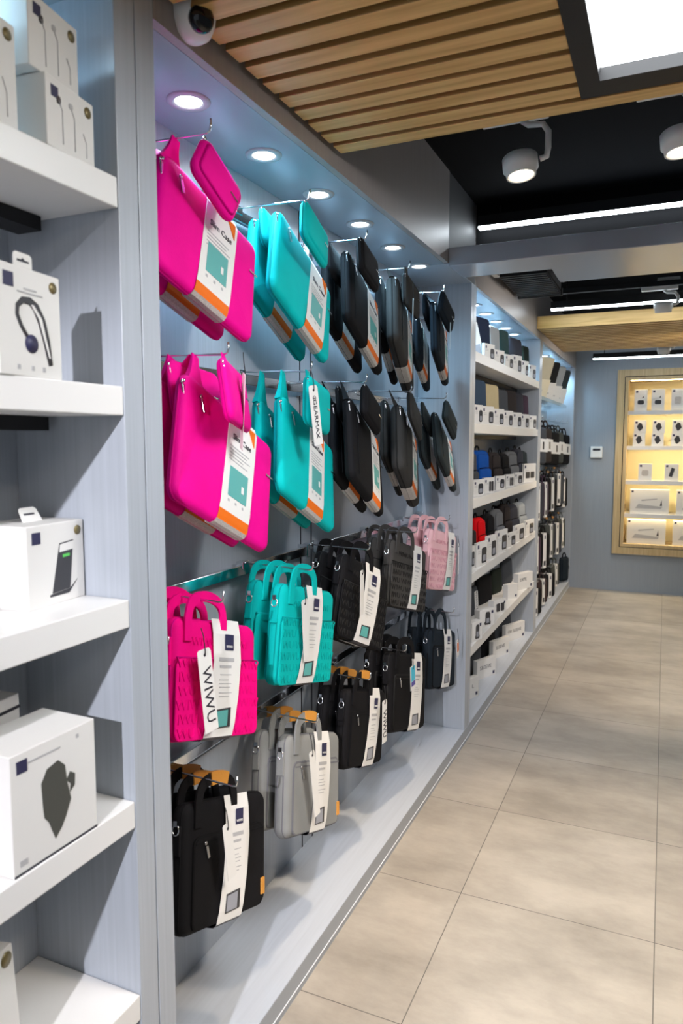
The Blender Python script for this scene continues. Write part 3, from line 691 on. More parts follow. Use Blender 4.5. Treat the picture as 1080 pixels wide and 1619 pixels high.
for (r_, k), (x, y, z, yaw, roll, tilt, s) in SL.items():
    cn, c, cd = KIND[r_, k]; row = ('top row', 'second row')[r_]; hz = ROWZ[r_]; hy = HY[r_][k]
    gs = 'padded laptop sleeves in the %s' % row
    th = .05 if k == 3 else .032
    sleeve('%s laptop sleeve with white belly band, front one on its hook, %s' % (cn, row), c, cd, x, y, z, yaw, roll, tilt, s, th, gs, hook_at=(-.955, hy, hz - .002),
           band=((-.045, .075), (.008, .125), (0, .12), (.0, .10), (.02, .11))[k] if r_ == 0 else ((-.03, .085), (-.02, .085), (.03, .125), (.0, .10), (.02, .11))[k])
    oy = .042 if th < .04 else .058
    R = Euler((rad(tilt), rad(roll), rad(yaw) + PI / 2), 'YXZ').to_matrix()
    off = Vector((-.074, .0, 0)) if th < .04 else Vector((-.088, .06, .03))
    if (r_, k) == (1, 2): off = Vector((-.074, .035, .0))
    if (r_, k) == (0, 4): off = Vector((-.066, -.06, -.035))
    if (r_, k) == (0, 3): c, cd, cn = BLK, BLKD, 'black'
    sleeve('%s laptop sleeve half hidden behind the front %s one, %s' % (cn, KIND[r_, k][0], row), c, cd, x + off.x, y + off.y, z + off.z, yaw, roll, tilt, s * .96, .03, gs, hook_at=(-1.02, hy, hz - .002),
           band=(-.045, .075), pic=(k in (0, 1, 2)), badge=False)
    cn, c, cd = KIND[r_, k]
    px, py, pz, pyaw, proll, ptilt, ps = PO[r_, k]
    gp = 'small pouches hung in front of the sleeves, %s' % row
    pouch('small %s pouch hung in front of the %s sleeves in the %s' % (cn, cn, row), c, cd, px, py, pz, pyaw, proll, ptilt, ps, .022, gp, hook_at=(-.882, hy, hz - .002))
    if (r_, k) in ((0, 0), (0, 1), (0, 2), (0, 4), (1, 0), (1, 2), (1, 4)):
        pouch('small %s pouch tucked between the two %s sleeves in the %s' % (cn, cn, row), c, cd, x - th * 1.03 - .014 + math.tan(rad(tilt)) * (pz - z) - math.tan(rad(yaw)) * (py - y), py, pz + .004, yaw, proll * .7, tilt, ps, .014, gp, hook_at=(-.962, hy, hz - .002))
gt = 'white hang tags on sleeves and bags'
hangtag('white hang tag with upright black lettering on the teal pouch of the second row', -.850, 1.723, 1.650, -8, -10, 0, .040, .158, 'GEARMAX', gt, .0225, .04, True)
hangtag('thin white hang tag seen edge-on at the hot pink pouch of the second row', -.842, 1.369, 1.650, 42, -14, 0, .034, .170, None, gt, .016, .045)
hangtag('white hang tag hanging at the charcoal grey pouch of the top row', -.846, 2.531, 2.015, 22, -16, 0, .030, .125, None, gt, .016, .05)
hangtag('white hang tag hanging below the blue-black pouch of the top row', -.838, 2.998, 2.0, 20, -12, 0, .026, .11, None, gt, .016, .05)

# ------------------------------------------------------------------ hanging laptop bags
def arc(x0, x1, z0, z1, y, n=14, lean=0.):
    pts = []
    for i in range(n + 1):
        a = PI * i / n
        u = -math.cos(a); v = math.sin(a) ** .55
        pts.append(((x0 + x1) / 2 + (x1 - x0) / 2 * u * (1 - .12 * v) + lean * v, y, z0 + (z1 - z0) * v))
    return pts
def dring(t, x, y, z, s=1.):
    b = MB().m(M['chrome']); b.tube([(x, y - .0 + .009 * s * math.cos(a * PI / 5), z + .011 * s * math.sin(a * PI / 5)) for a in range(10)], .0019, 6, closed=True)
    b.box(x - .003, x + .001, y - .005, y + .005, z + .008, z + .02); return b.obj('strap_ring', t)
def bag(label, col, cold, x, y, z, yaw, roll, tilt, s=1., th=.05, group=None, style='embossed', wrap=False, band=(-.045, .06), handle=.075, hx=-.01, detail=True, name='laptop_bag', apex=None, patch=False, font=None):
    w_, h_ = .34 * s, .27 * s
    t = thing(name, label, 'laptop bag', (x, y, z), yaw, roll, tilt, group)
    pillow(MB().m(col), w_, h_, th, .030, 0., .004, e=th * .38).obj('body', t)
    if style == 'embossed':
        pk = MB().m(col); pillow(pk, w_ * .985, h_ * .66, .006, .02, -.0045, .001, cz=-h_ * .165); pk = pk.obj('front_pocket', t)
        MB().m(cold).tube([(-w_ * .49, -.003, h_ * .165), (0, -.0058, h_ * .167), (w_ * .49, -.003, h_ * .165)], .0022, 6).obj('pocket_piping', t)
        if detail:
            body_txt = '\n'.join(('WIWU ' * 4)[k % 3:][:13] for k in range(6))
            o = text(body_txt, .030 * s, EMB.get(col, cold), pk, 0, -.0052, -h_ * .16, name='embossed_lettering', ext=.001, sx=1.25); o.location.y = -.0056
            o = text('WIWUWIWUWI', .026 * s, EMB.get(col, cold), t, 0, -.0012, h_ * .30, name='embossed_lettering', ext=.001, sx=1.2); o.location.y = -.0038
    else:
        o = MB().m(cold).poly([(px, pz - h_ * .12) for px, pz in rrect(w_ * .84, h_ * .70, .02, 4)], -.0052, .0).obj('front_panel', t)
        MB().m(col).poly([(px, pz - h_ * .125) for px, pz in rrect(w_ * .82, h_ * .67, .018, 4)], -.0060, -.0052).obj('panel_face', o)
        MB().m(cold).box(-w_ * .40, w_ * .42, -.0072, -.006, h_ * .17, h_ * .185).obj('pocket_zip', t)
        zip_pull(t, -w_ * .30, h_ * .17, -.0072, rad(-roll))
    b = MB().m(cold); pts = rrect(w_ - .006, h_ - .006, .028, 6); b.tube([(px, th * .30, pz) for px, pz in pts], .0026, 6, closed=True); b.tube([(px, th * .70, pz) for px, pz in pts], .0026, 6, closed=True); b.obj('piping', t)
    za = h_ / 2 + handle
    ax = 0. if apex is None else apex
    for j, yy in enumerate((-.004, th + .002)):
        h0 = MB().m(col).strap([(hx - .070 * s, yy, h_ * .30)] + [p for p in arc(hx - .070 * s, hx + .070 * s, h_ / 2, za, yy + (.012 if j == 0 else -.012) * 0, lean=ax)] + [(hx + .070 * s, yy, h_ * .30)], .025 * s, .005).obj('handle', t)
        if wrap: 
            A = arc(hx - .070 * s, hx + .070 * s, h_ / 2, za, yy, lean=ax)[5:11]
            MB().m(M['leather']).strap(A, .030 * s, .011).obj('grip', h0)
    dring(t, -w_ / 2 - .004, th * .5, h_ * .30)
    MB().m(col).box(-w_ / 2 - .004, -w_ / 2 + .01, th * .25, th * .75, h_ * .1, h_ * .33, .002).obj('strap_tab', t)
    if band:
        bag_band(t, w_, h_, th, band[0] * s, band[1] * s, style)
    if patch: MB().m(M['leather']).box(w_ * .385, w_ * .435, -.0085, -.003, -h_ * .39, -h_ * .25, .001).obj('leather_patch', t)
    return t
PINKE = fab('hot_pink_emboss', (.75, .0, .182)); EMB = {PINKB: PINKE, TEALB: TEALE}
def bag_band(t, w_, h_, th, b0, b1, style, L=-.016):
    hb = h_ / 2; yf = -.0095
    b = MB().m(M['paper'])
    def row(z, y, nn, k): return ((b0 + L * k, y, z), (b1 + L * k, y, z), nn)
    b.ribbon([row(hb + .004, -.001, (0, -1, 0), -.4), row(hb - .03, yf + .002, (0, -1, 0), -.4), row(hb * .3, yf, (0, -1, 0), -.5), row(-hb * .3, yf, (0, -1, 0), .1), row(-hb + .03, yf, (0, -1, 0), 1), row(-hb + .004, yf + .004, (0, -1, 0), 1.3)], .0007)
    b.m(M['ink']).ribbon([row(-hb + .004, yf + .004, (0, -1, 0), 1.3), row(-hb - .002, .002, (0, -.6, -.8), 1.4), row(-hb - .002, th * .45, (0, 0, -1), 1.4)], .0007)
    b.m(M['paper']).ribbon([row(-hb - .002, th * .45, (0, 0, -1), 1.4), row(-hb + .002, th + .002, (0, .5, -1), 1.4), row(-hb + .05, th + .005, (0, 1, 0), 1.), row(hb - .02, th + .005, (0, 1, 0), -.4)], .0007)
    o = b.obj('belly_band', t)
    wb = b1 - b0; cx = (b0 + b1) / 2; yq = yf - .0009
    quad_part('logo', M['navyink'], o, cx - L * .4 - wb * .10, cx - L * .4 + wb * .22, hb - .066, hb - .030, yq)
    text('WIWU', .0085, M['paper'], o, cx - L * .4 + wb * .06, yq - .0008, hb - .058)
    b = MB().m(M['greyink'])
    for j, (z, a, c, hgt) in enumerate(((hb - .092, -.24, .30, .009), (hb - .106, -.22, .20, .006), (hb - .122, -.2, .2, .002), (hb - .134, -.24, .1, .002), (hb - .142, -.24, .2, .002), (hb - .15, -.24, .16, .002), (hb - .162, -.24, .22, .002), (hb - .17, -.24, .12, .002))):
        if z > -hb + .075: b.box(cx + wb * a, cx + wb * c, yq - .0005, yq, z, z + hgt)
    b.obj('small_print', o)
    z0, z1 = -hb + .022, -hb + .062; q = L * .9
    MB().m(M['screen']).poly([(cx + q - wb * .30, z0), (cx + q + wb * .30, z0 + .002), (cx + q + wb * .33, z1 + .004), (cx + q - wb * .24, z1)], yq - .0005, yq).obj('picture', o)
    MB().m(M['tealprint'] if style == 'embossed' else M['greyprint']).poly([(cx + q - wb * .25, z0 + .003), (cx + q + wb * .18, z0 + .004), (cx + q + wb * .22, z1 - .001), (cx + q - wb * .20, z1 - .004)], yq - .0011, yq - .0005).obj('picture_bag', o)
BG = [
 # row 3
 ('hot pink embossed', PINKB, PINKD, (-.905, 1.347, .967, .9, 17.2, -9.1, .96), 'embossed', False, (-.045, .07), False),
 ('teal embossed', TEALB, TEALD, (-.913, 1.814, .951, .6, 15.1, -2.4, 1.01), 'embossed', False, (-.045, .058), False),
 ('black embossed', BLK, GRYD, (-.916, 2.245, .954, -4.8, 23.3, -4.3, 1.01), 'embossed', False, (-.035, .078), False),
 ('dark grey embossed', DGRY, GRYD, (-.923, 2.741, .962, -6.5, 16.1, -4.6, .97), 'embossed', False, (.005, .092), False),
 ('pale pink embossed', ROSE, ROSED, (-.912, 3.191, .960, -4.7, 11.9, -.9, 1.0), 'embossed', False, (.025, .115), False),
 # row 4
 ('black nylon', BLK, BLKD, (-.923, 1.403, .505, .1, 18.8, -10.5, 1.02), 'panel', True, (-.033, .065), True),
 ('light grey', LGRY, LGRYD, (-.906, 1.844, .503, .6, 19.1, -8.2, 1.02), 'panel', True, (-.026, .07), True),
 ('black nylon', BLK, BLKD, (-.908, 2.249, .518, -1.9, 17.3, -3.5, .96), 'panel', True, (-.01, .084), False),
 ('black soft nylon', BLK, GRYD, (-.90, 2.685, .506, -2.8, 16.3, -5.5, 1.12), 'panel', False, (.0, .10), False),
 ('black many-pocket', NVY, BLKD, (-.917, 3.235, .487, -4.2, 14.0, -5.0, 1.0), 'panel', False, (-.02, .08), False),
]
for i, (cn, c, cd, (x, y, z, yaw, roll, tilt, s), style, wrap, band, patch) in enumerate(BG):
    r_ = 2 + i // 5; k = i % 5; row = ('third row', 'lowest row')[r_ - 2]; hz, hy = ROWZ[r_], HY[r_][k]
    w_, h_ = .34 * s, .27 * s
    R = Euler((rad(tilt), rad(roll), rad(yaw) + PI / 2), 'YXZ').to_matrix()
    q = R.inverted() @ (Vector((-.89, hy, hz)) - Vector((x, y, z)))
    hd = max(.05, min(.10, q.z - h_ / 2 + .006)); hx = max(-.06, min(.03, q.x))
    ex = ' with tan grips' if wrap else ''
    gb = 'laptop bags in the %s' % row
    sp = ', %s position' % ORD[k] if cn.startswith('black') else ''
    bag('%s laptop bag%s, front one in the %s%s' % (cn, ex, row, sp), c, cd, x, y, z, yaw, roll, tilt, s, .046, gb, style, wrap, band, hd, hx, patch=patch)
    bag('%s laptop bag%s, behind its twin in the %s%s' % (cn, ex, row, sp), c, cd, x - .075, y - .012, z + .008, yaw, roll, tilt, s * .99, .040, gb, style, wrap, None, hd, hx, detail=False)
hangtag('white hang tag with large black lettering on the hot pink embossed bag', -.882, 1.258, 1.062, -4, 0, -6, .044, .178, 'WIWU', gt, .040, .045)
hangtag('long white hang tag on the teal embossed bag', -.892, 1.752, 1.070, 0, -4, 0, .036, .175, None, gt, .03, .04)
hangtag('cream hang tag beside the belly band of the black embossed bag', -.890, 2.165, 1.085, 4, 2, 0, .036, .15, None, gt, .03, .04)
hangtag('slim white hang tag beyond the pale pink embossed bag', -.865, 3.285, 1.030, 10, -4, 0, .034, .145, None, gt, .03, .04)
hangtag('pale grey hang tag on the black nylon bag with tan grips at the first pillar', -.888, 1.345, .628, 0, 3, -8, .036, .125, None, gt, .03, .04)
hangtag('long white hang tag on the light grey bag', -.880, 1.768, .632, 0, 1, -6, .034, .185, None, gt, .03, .05)
hangtag('white hang tag with black lettering beside the third bag of the lowest row', -.866, 2.316, .600, -6, 0, 0, .034, .155, 'WIWU', gt, .033, .05)
t = hangtag('cyan and violet hang tag on the fourth bag of the lowest row', -.856, 2.595, .646, -6, -4, 0, .046, .096, None, gt, .03, .05)
quad_part('picture', M['cyanprint'], t, -.017, .018, -.062, -.004, -.0001); quad_part('print_strip', M['lilac'], t, -.017, .018, -.082, -.064, -.0001)
t = hangtag('white and orange hang tag on the last bag in the lowest row', -.852, 3.25, .585, 0, -4, 0, .036, .085, None, gt, .03, .05)
quad_part('picture', M['orange'], t, -.011, .012, -.06, -.018, -.0001)

# ------------------------------------------------------------------ backpack shelves
def backpack(label, col, x, y, z, w_, h_, yaw, group, name='backpack', style='pack', th=.06, tilt=-3.):
    px, py = pos_from_left(x, y, yaw, w_)
    t = thing(name, label, {'backpack': 'backpack', 'laptop_sleeve': 'laptop sleeve', 'crossbody_bag': 'bag'}[name], (px, py, z), yaw, 0, tilt, group)
    cd = BLKD
    if style == 'pack':
        b = MB().m(col); pillow(b, w_, h_, th, min(.045, w_ * .3), 0, .006, e=th * .4, cz=h_ / 2); b.obj('body', t)
        b = MB().m(col); pillow(b, w_ * .82, h_ * .5, .018, .02, -.016, .003, cz=h_ * .30); b.obj('front_pocket', t)
        MB().m(cd).tube([(-w_ * .36, -.012, h_ * .57), (0, -.016, h_ * .58), (w_ * .36, -.012, h_ * .57)], .002, 6).obj('pocket_zip', t)
        MB().m(cd).strap(arc(-w_ * .14, w_ * .14, h_ - .004, h_ + .022, th * .6), .012, .004).obj('handle', t)
        b = MB().m(cd); b.strap([(-w_ * .3, th + .001, h_ * .96), (-w_ * .36, th + .012, h_ * .8), (-w_ * .38, th + .01, h_ * .2)], .022, .006, (1, 0, 0)); b.obj('shoulder_strap', t)
        b = MB().m(cd); b.strap([(w_ * .3, th + .001, h_ * .96), (w_ * .36, th + .012, h_ * .8), (w_ * .38, th + .01, h_ * .2)], .022, .006, (1, 0, 0)); b.obj('shoulder_strap', t)
    else:
        b = MB().m(col); pillow(b, w_, h_, .026, min(.028, w_ * .2), 0, .003, e=.012, cz=h_ / 2); b.obj('shell', t)
        b = MB().m(cd); b.tube([(qx, .013, qz + h_ / 2) for qx, qz in rrect(w_ - .002, h_ - .002, min(.028, w_ * .2), 5)], .0026, 6, closed=True); b.obj('zipper', t)
    return t
def pk_black(u0, u1, v0, v1, m='screen', split=False):
    def f_(t, w_, h_, y):
        X0, X1, Z0, Z1 = w_ * (u0 - .5), w_ * (u1 - .5), h_ * v0, h_ * v1
        cx, cz = (X0 + X1) / 2, (Z0 + Z1) / 2
        if split:
            for s_ in (-1, 1):
                blob(t, [(cx + s_ * (X1 - X0) * .26 + a, cz + c) for a, c in rrect((X1 - X0) * .44, Z1 - Z0, .006, 3)], M[m], y)
        else:
            blob(t, [(cx + a, cz + c) for a, c in rrect(X1 - X0, Z1 - Z0, min(.012, (X1 - X0) * .3), 3)], M[m], y)
            blob(t, [(cx + a, cz - (Z1 - Z0) * .18 + c) for a, c in rrect((X1 - X0) * .6, (Z1 - Z0) * .4, .004, 3)], M['greyprint'], y - .0006, 'picture_pocket')
        b = MB().m(M['greyink'])
        for j in range(2): b.box(-w_ * .40, -w_ * .12, y - .0005, y, h_ * (.62 - j * .08), h_ * (.62 - j * .08) + .0022)
        b.obj('small_print', t)
    return f_
navyf = fab('navy_fabric', (.012, .02, .05)); steel_blue = fab('slate_blue_fabric', (.035, .06, .10)); palegrey = fab('pale_grey_fabric', (.30, .32, .33)); greenf = fab('bottle_green_fabric', (.02, .05, .05))
anth = fab('anthracite_fabric', (.035, .036, .048)); dgreen = fab('dark_olive_fabric', (.018, .024, .018)); beige = fab('beige_fabric', (.48, .40, .24)); brownb = fab('brown_black_fabric', (.028, .022, .022))
bluef = fab('bright_blue_fabric', (.005, .07, .33)); redf = fab('red_fabric', (.72, .004, .008)); midgrey = fab('mid_grey_fabric', (.15, .155, .165)); dgr = fab('dark_grey_fabric', (.055, .06, .07)); plum = fab('plum_fabric', (.05, .028, .045))
CB = [  # x, y, w, h, yaw for boxes;  colour, words, x, y, w, h for bags  (per shelf, from the bag bay outward)
 (SHZ[0], [(-.900, 3.89, .118, .085), (-.901, 4.154, .119, .082), (-.898, 4.429, .110, .086), (-.903, 4.696, .129, .112), (-.899, 4.978, .111, .104), (-.901, 5.274, .119, .106)],
  [(navyf, 'navy', -.992, 4.10, .215, .262), (palegrey, 'pale grey', -.985, 4.43, .165, .252), (greenf, 'bottle green', -.985, 4.72, .175, .272), (anth, 'anthracite', -1.0, 5.03, .25, .272), (dgreen, 'dark olive', -.98, 5.335, .125, .262)], 'sleeve'),
 (SHZ[1], [(-.893, 3.662, .09, .097), (-.907, 3.895, .136, .101), (-.905, 4.175, .130, .098), (-.902, 4.445, .125, .098), (-.902, 4.74, .125, .098), (-.902, 5.03, .122, .098), (-.895, 5.31, .12, .098)],
  [(navyf, 'navy', -.990, 3.70, .15, .253), (steel_blue, 'slate blue', -.99, 4.0, .19, .256), (beige, 'beige', -.993, 4.33, .185, .26), (dgr, 'dark grey', -.991, 4.63, .175, .25), (brownb, 'brown-black', -.994, 4.90, .175, .262), (anth, 'anthracite', -.989, 5.13, .15, .262), (plum, 'plum-black', -.983, 5.335, .12, .262)], 'sleeve'),
 (SHZ[2], [(-.900, 3.70, .115, .086), (-.901, 3.95, .121, .085), (-.900, 4.25, .117, .082), (-.900, 4.54, .115, .08), (-.900, 4.83, .12, .08), (-.905, 5.20, .198, .130)],
  [(dgr, 'dark grey', -.977, 3.80, .12, .226), (bluef, 'bright blue', -.998, 4.03, .215, .232), (brownb, 'brown-black', -.989, 4.38, .175, .222), (BLK, 'black', -.989, 4.66, .165, .212), (midgrey, 'mid grey', -.996, 4.90, .19, .222), (anth, 'anthracite', -.989, 5.14, .15, .232), (SLT, 'dark slate', -.985, 5.335, .12, .222)], 'pack'),
 (SHZ[3], [(-.900, 3.64, .075, .118), (-.880, 3.715, .155, .128), (-.882, 3.975, .146, .134), (-.882, 4.231, .18, .134), (-.875, 4.50, .165, .090), (-.875, 4.75, .20, .112), (-.872, 5.12, .20, .108)],
  [(brownb, 'brown-black', -.997, 3.78, .12, .155), (redf, 'red', -1.006, 4.02, .155, .195), (BLK, 'black', -1.005, 4.27, .155, .19), (midgrey, 'mid grey', -1.008, 4.54, .165, .20), (brownb, 'dark brown', -1.005, 4.80, .145, .215), (anth, 'anthracite', -1.0, 5.02, .18, .20), (palegrey, 'pale grey', -1.0, 5.26, .18, .19)], 'pack'),
]
BAGPOS = [
 [(-0.954, 3.935, 0.208, 0.246), (-0.944, 4.258, 0.148, 0.238), (-0.945, 4.536, 0.156, 0.256), (-0.966, 4.9, 0.26, 0.262), (-0.943, 5.33, 0.125, 0.25)],
 [(-0.933, 3.62, 0.12, 0.24), (-0.944, 3.86, 0.19, 0.246), (-0.949, 4.2, 0.2, 0.246), (-0.947, 4.5, 0.18, 0.236), (-0.95, 4.8, 0.19, 0.25), (-0.945, 5.09, 0.157, 0.25), (-0.939, 5.33, 0.122, 0.246)],
 [(-0.933, 3.77, 0.1, 0.23), (-0.954, 4.0, 0.205, 0.237), (-0.945, 4.34, 0.165, 0.223), (-0.945, 4.62, 0.16, 0.212), (-0.952, 4.88, 0.194, 0.223), (-0.945, 5.15, 0.15, 0.237), (-0.941, 5.34, 0.12, 0.222)],
 [(-0.933, 3.79, 0.1, 0.19), (-0.942, 3.99, 0.139, 0.23), (-0.941, 4.22, 0.145, 0.23), (-0.944, 4.47, 0.155, 0.237), (-0.94, 4.72, 0.135, 0.253), (-0.952, 4.95, 0.194, 0.229), (-0.95, 5.26, 0.18, 0.222)],
]
for si, (z, boxes, bags, kind) in enumerate(CB):
    sn = ('top', 'second', 'third', 'fourth')[si]
    for k, (x, y, w_, h_) in enumerate(boxes):
        if si == 2 and k == 5:
            p_ = pk_black(.12, .88, .2, .55, split=True)
        else: p_ = pk_black(.56, .94, .10, .72) if si < 2 else pk_black(.45, .9, .1, .75, split=(k % 2 == 1 and si == 2))
        yaw = -15 if si < 3 else -8
        lcarton('backpack_box', 'small white box with dark bag picture, %s from the bag bay, %s backpack shelf' % (ORD[k], sn), x, y, z, w_, h_, .016, p_, yaw, group='white boxes on the %s backpack shelf' % sn)
    for k, (c, cn, x, y, w_, h_) in enumerate([(a_[0], a_[1]) + b_ for a_, b_ in zip(bags, BAGPOS[si])]):
        nm = 'laptop_sleeve' if kind == 'sleeve' else 'backpack'
        backpack('%s %s behind the white boxes, %s from the bag bay, %s backpack shelf' % (cn, 'sleeve' if kind == 'sleeve' else 'backpack', ORD[k], sn), c, x, y, z, w_, h_, -10, '%s on the %s backpack shelf' % ('sleeves' if kind == 'sleeve' else 'backpacks', sn), nm, kind)
# display stand at the near end of the top shelf
t = thing('display_card', 'leaning white picture card in a dark frame on the top backpack shelf', 'display frame', (-.925, 3.875, SHZ[0]), -28, -13, -6)
MB().m(M['screen']).box(-.052, .052, .002, .012, 0, .235, .004).obj('backing_frame', t)
MB().m(M['paper']).box(-.046, .046, .0, .0022, .006, .19).obj('card', t)
quad_part('picture', M['greyprint'], t, -.03, .03, .02, .075, -.0001)
# fifth shelf and plinth row
c5 = [(-.876, 3.621, .105, .103, -17, True), (-.907, 3.93, .129, .100, -26, True), (-.905, 4.28, .133, .083, -22, False), (-.910, 4.73, .11, .100, -25, False), (-.905, 5.07, .19, .115, -22, False)]
def pic_pack(t, w_, h_, y):
    P = lambda u, v: (u * w_, v * h_)
    blob(t, [P(-.16, .12), P(.22, .10), P(.24, .26), P(.20, .30), P(.20, .72), P(.12, .84), P(-.06, .85), P(-.13, .74), P(-.14, .30), P(-.20, .26)], M['screen'], y)
    blob(t, [P(-.06, .22), P(.12, .22), P(.12, .48), P(-.06, .48)], M['greyprint'], y - .0006, 'picture_pocket')
for k, (x, y, w_, h_, yaw, pk) in enumerate(c5):
    word = {3: None, 4: 'DEFE'}.get(k)
    t = lcarton('backpack_box', 'white box with a %s, %s along the fifth backpack shelf' % ('dark backpack picture' if pk else ('dark double picture' if k == 2 else 'small mark low in its corner'), ORD[k]), x, y, SHZ[4], w_, h_, .04,
            pic_pack if pk else (pk_black(.2, .85, .15, .75, split=True) if k == 2 else None), yaw, group='white boxes on the fifth backpack shelf', logo='tr' if k < 3 else 'br')
    if k == 4: text('DEFE', .030, M['softink'], t, -.03, -.0005, h_ * .6, sx=1.3)
for k, (c, cn, x, y, w_, h_) in enumerate(((plum, 'plum-black', -1.03, 3.66, .20, .175), (dgr, 'dark grey', -1.04, 4.02, .26, .178), (BLK, 'black', -1.04, 4.45, .24, .18), (dgreen, 'dark olive', -1.03, 4.83, .18, .168), (dgr, 'charcoal', -1.03, 5.17, .20, .185))):
    backpack('%s flat sleeve leaning behind the boxes, fifth backpack shelf, %s along' % (cn, ORD[k]), c, x, y, SHZ[4], w_, h_, -10, 'sleeves on the fifth backpack shelf', 'laptop_sleeve', 'sleeve')
hangtag('white hang tag with black lettering leaning on the fifth backpack shelf', -.955, 4.03, SHZ[4] + .190, -12, -8, 0, .042, .105, 'WIWU', gt, .026, .012)
for k, (x, y, w_, h_, yaw, word) in enumerate(((-.944, 3.86, .095, .117, -20, 'L'), (-.980, 4.20, .185, .117, -24, 'SLEEVE'), (-.985, 4.66, .20, .12, -20, 'SLEEVE'), (-.99, 5.10, .25, .121, -22, 'OR SLEEVE'))):
    t = lcarton('sleeve_box', 'flat white box lettered in grey on the plinth, %s from the bag bay' % ORD[k], x, y, .075, w_, h_, .03, None, yaw, group='flat boxes on the plinth', logo='br')
    text(word, .032, M['softink'], t, -.01, -.0005, h_ * .58, sx=1.15)
for k, (c, cn, x, y, w_, h_) in enumerate(((BLK, 'black', -1.03, 3.82, .15, .20), (dgr, 'dark grey', -1.05, 4.18, .26, .195), (BLK, 'black', -1.05, 4.62, .25, .19), (dgr, 'charcoal', -1.05, 5.08, .30, .195))):
    backpack('%s flat sleeve leaning behind boxes on the plinth, %s from the bag bay' % (cn, ORD[k]), c, x, y, .075, w_, h_, -10, 'sleeves on the plinth', 'laptop_sleeve', 'sleeve')

# ------------------------------------------------------------------ farthest bay: hanging bags and a tilted sleeve rack
t = thing('sleeve_rack', 'clear acrylic ledge holding tilted sleeves near the top of the farthest bay', 'rack', (-.99, 6.85, 1.845), face_aisle=True)
MB().m(M['acrylic']).box(-.85, .78, -.06, .12, 0, .006, .001).obj('ledge', t)
MB().m(M['acrylic']).box(-.85, .78, -.066, -.06, 0, .03, .001).obj('lip', t)
for k in range(3): MB().m(M['chrome']).box(-.6 + k * .6, -.575 + k * .6, .06, .130, -.02, .0).obj('bracket', t)
paleb = fab('beige_sleeve', (.50, .47, .36)); 
for k, (c, cn, bandm, y, x) in enumerate(((paleb, 'beige', M['creamband'], 6.25, -.985), (BLK, 'black', M['paper'], 6.62, -.965), (palegrey, 'pale grey', M['paper'], 7.02, -.95), (SLT, 'dark slate', M['paper'], 7.40, -.935))):
    t = thing('laptop_sleeve', '%s sleeve in a pale wrapper tilted on the clear ledge of the farthest bay' % cn, 'laptop sleeve', (-.965, y, 2.029), -22, 0, 16, 'tilted sleeves of the farthest bay')
    pillow(MB().m(c), .28, .36, .024, .03, 0, .003).obj('shell', t)
    b = MB().m(bandm); b.box(-.142, .142, -.006, .030, -.182, .0, .002); b.obj('wrapper', t)
    quad_part('small_print', M['greyink'], t, -.05, .05, -.10, -.088, -.0065)
greenb = fab('grey_green_fabric', (.06, .065, .06)); brn = fab('brown_fabric', (.045, .028, .028))
DROW = [1.69, 1.245, .80, .372]
DC = [[dgr, brownb, BLK, greenb, BLK], [anth, plum, BLK, dgr, BLK], [plum, BLK, greenb, anth, greenb], [BLK, brn, BLK, greenb, None]]
DN = [['dark grey', 'brown-black', 'black', 'grey-green', 'black'], ['anthracite', 'plum', 'black', 'dark grey', 'black'], ['plum', 'black', 'grey-green', 'anthracite', 'grey-green'], ['black', 'brown', 'black', 'grey-green', '']]
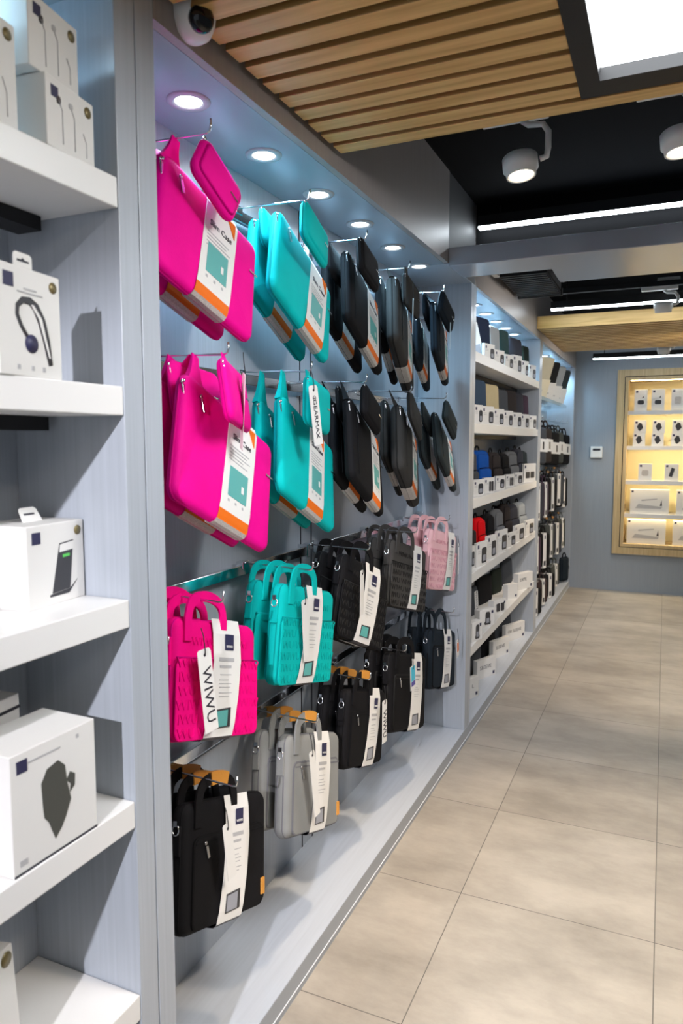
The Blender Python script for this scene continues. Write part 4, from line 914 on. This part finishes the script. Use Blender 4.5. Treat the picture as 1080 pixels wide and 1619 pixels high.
for r_, hz in enumerate(DROW):
    rn = ('top', 'second', 'third', 'lowest')[r_]
    for k in range(5):
        if DC[r_][k] is None: continue
        y = 5.95 + .405 * k; c = DC[r_][k]; hgt = .30 if r_ < 3 else .22
        hook(y - .02, hz, 'chrome hook of the farthest bay, %s bag row, %s along' % (rn, ORD[k]), -.90, 'chrome hooks of the farthest bay')
        w_ = .27
        for j in range(2):
            dz = ((0, .0, -.03, -.025, -.045), (-.01, -.02, 0, .02, -.03), (0, -.015, .02, -.01, .0), (0, .01, -.01, .02, 0))[r_][k]
            t = thing('laptop_bag', '%s laptop bag, %s along the %s row of the farthest bay, %s one' % (DN[r_][k], ORD[k], rn, ('front', 'back')[j]), 'laptop bag', (-.925 - .080 * j, y + .02 * j, hz - .06 - hgt / 2 + dz), -14 + (k * 7 + r_ * 5) % 13 - 6, 3, -2, 'laptop bags of the farthest bay')
            pillow(MB().m(c), w_, hgt, .05, .03, 0, .004, e=.018).obj('body', t)
            MB().m(c).strap(arc(-.05, .05, hgt / 2 - .01, hgt / 2 + .055, .012), .014, .005).obj('handle', t)
            h1 = MB().m(c).strap(arc(-.05, .05, hgt / 2 - .01, hgt / 2 + .055, .042), .014, .005).obj('handle', t)
            if r_ in (1, 2) and k in (2, 3, 4): MB().m(M['leather']).strap(arc(-.05, .05, hgt / 2 - .01, hgt / 2 + .055, .042)[5:11], .018, .010).obj('grip', h1)
            if r_ == 0:
                b = MB().m(M['paper']); b.box(-w_ / 2 - .002, w_ / 2 + .002, -.007, .056, -.05, .055, .002); o = b.obj('belly_band', t); quad_part('picture', M['screen'], o, .05, .075, -.03, .03, -.0072)
            elif j == 0:
                b = MB().m(M['paper']); b.box(-.02, .04, -.0075, .057, -hgt / 2 - .003, hgt / 2 + .002, .001); o = b.obj('belly_band', t)
                quad_part('logo', M['navyink'], o, .0, .022, hgt / 2 - .05, hgt / 2 - .02, -.0077); quad_part('picture', M['screen'], o, -.012, .028, -hgt / 2 + .02, -hgt / 2 + .06, -.0077)
t = thing('small_pouch', 'slim blue-black pouch hanging alone at the far end, beside the end wall', 'pouch', (-.885, 7.60, .215), -30, 0, 0)
pillow(MB().m(NVY), .13, .25, .04, .03, 0, .004, e=.02).obj('shell', t)
MB().m(NVYD).strap(arc(-.025, .025, .12, .165, .02), .012, .005).obj('hand_loop', t)
zip_pull(t, .05, .03, -.006, 0)

# ------------------------------------------------------------------ world, camera, view
w = bpy.data.worlds.new('World'); SC.world = w; w.use_nodes = True
w.node_tree.nodes['Background'].inputs['Color'].default_value = (.82, .90, 1., 1); w.node_tree.nodes['Background'].inputs['Strength'].default_value = .45
cam = bpy.data.cameras.new('Camera'); co = bpy.data.objects.new('Camera', cam); COL.objects.link(co); SC.camera = co
cam.sensor_fit = 'VERTICAL'; cam.sensor_height = 36.; cam.lens = 1144. / 1619. * 36.
cam.clip_start = .02
co.location = (0, 0, 1.5)
co.rotation_euler = (rad(90 - 5.4675), 0, rad(24.0275))
cam.dof.use_dof = True; cam.dof.focus_distance = 2.5; cam.dof.aperture_fstop = 5.
SC.view_settings.view_transform = 'Standard'; SC.view_settings.look = 'None'; SC.view_settings.gamma = 1.; SC.view_settings.exposure = 0.12
SC.view_settings.use_curve_mapping = False
SC.cycles.use_denoising = True
SC.cycles.max_bounces = 8
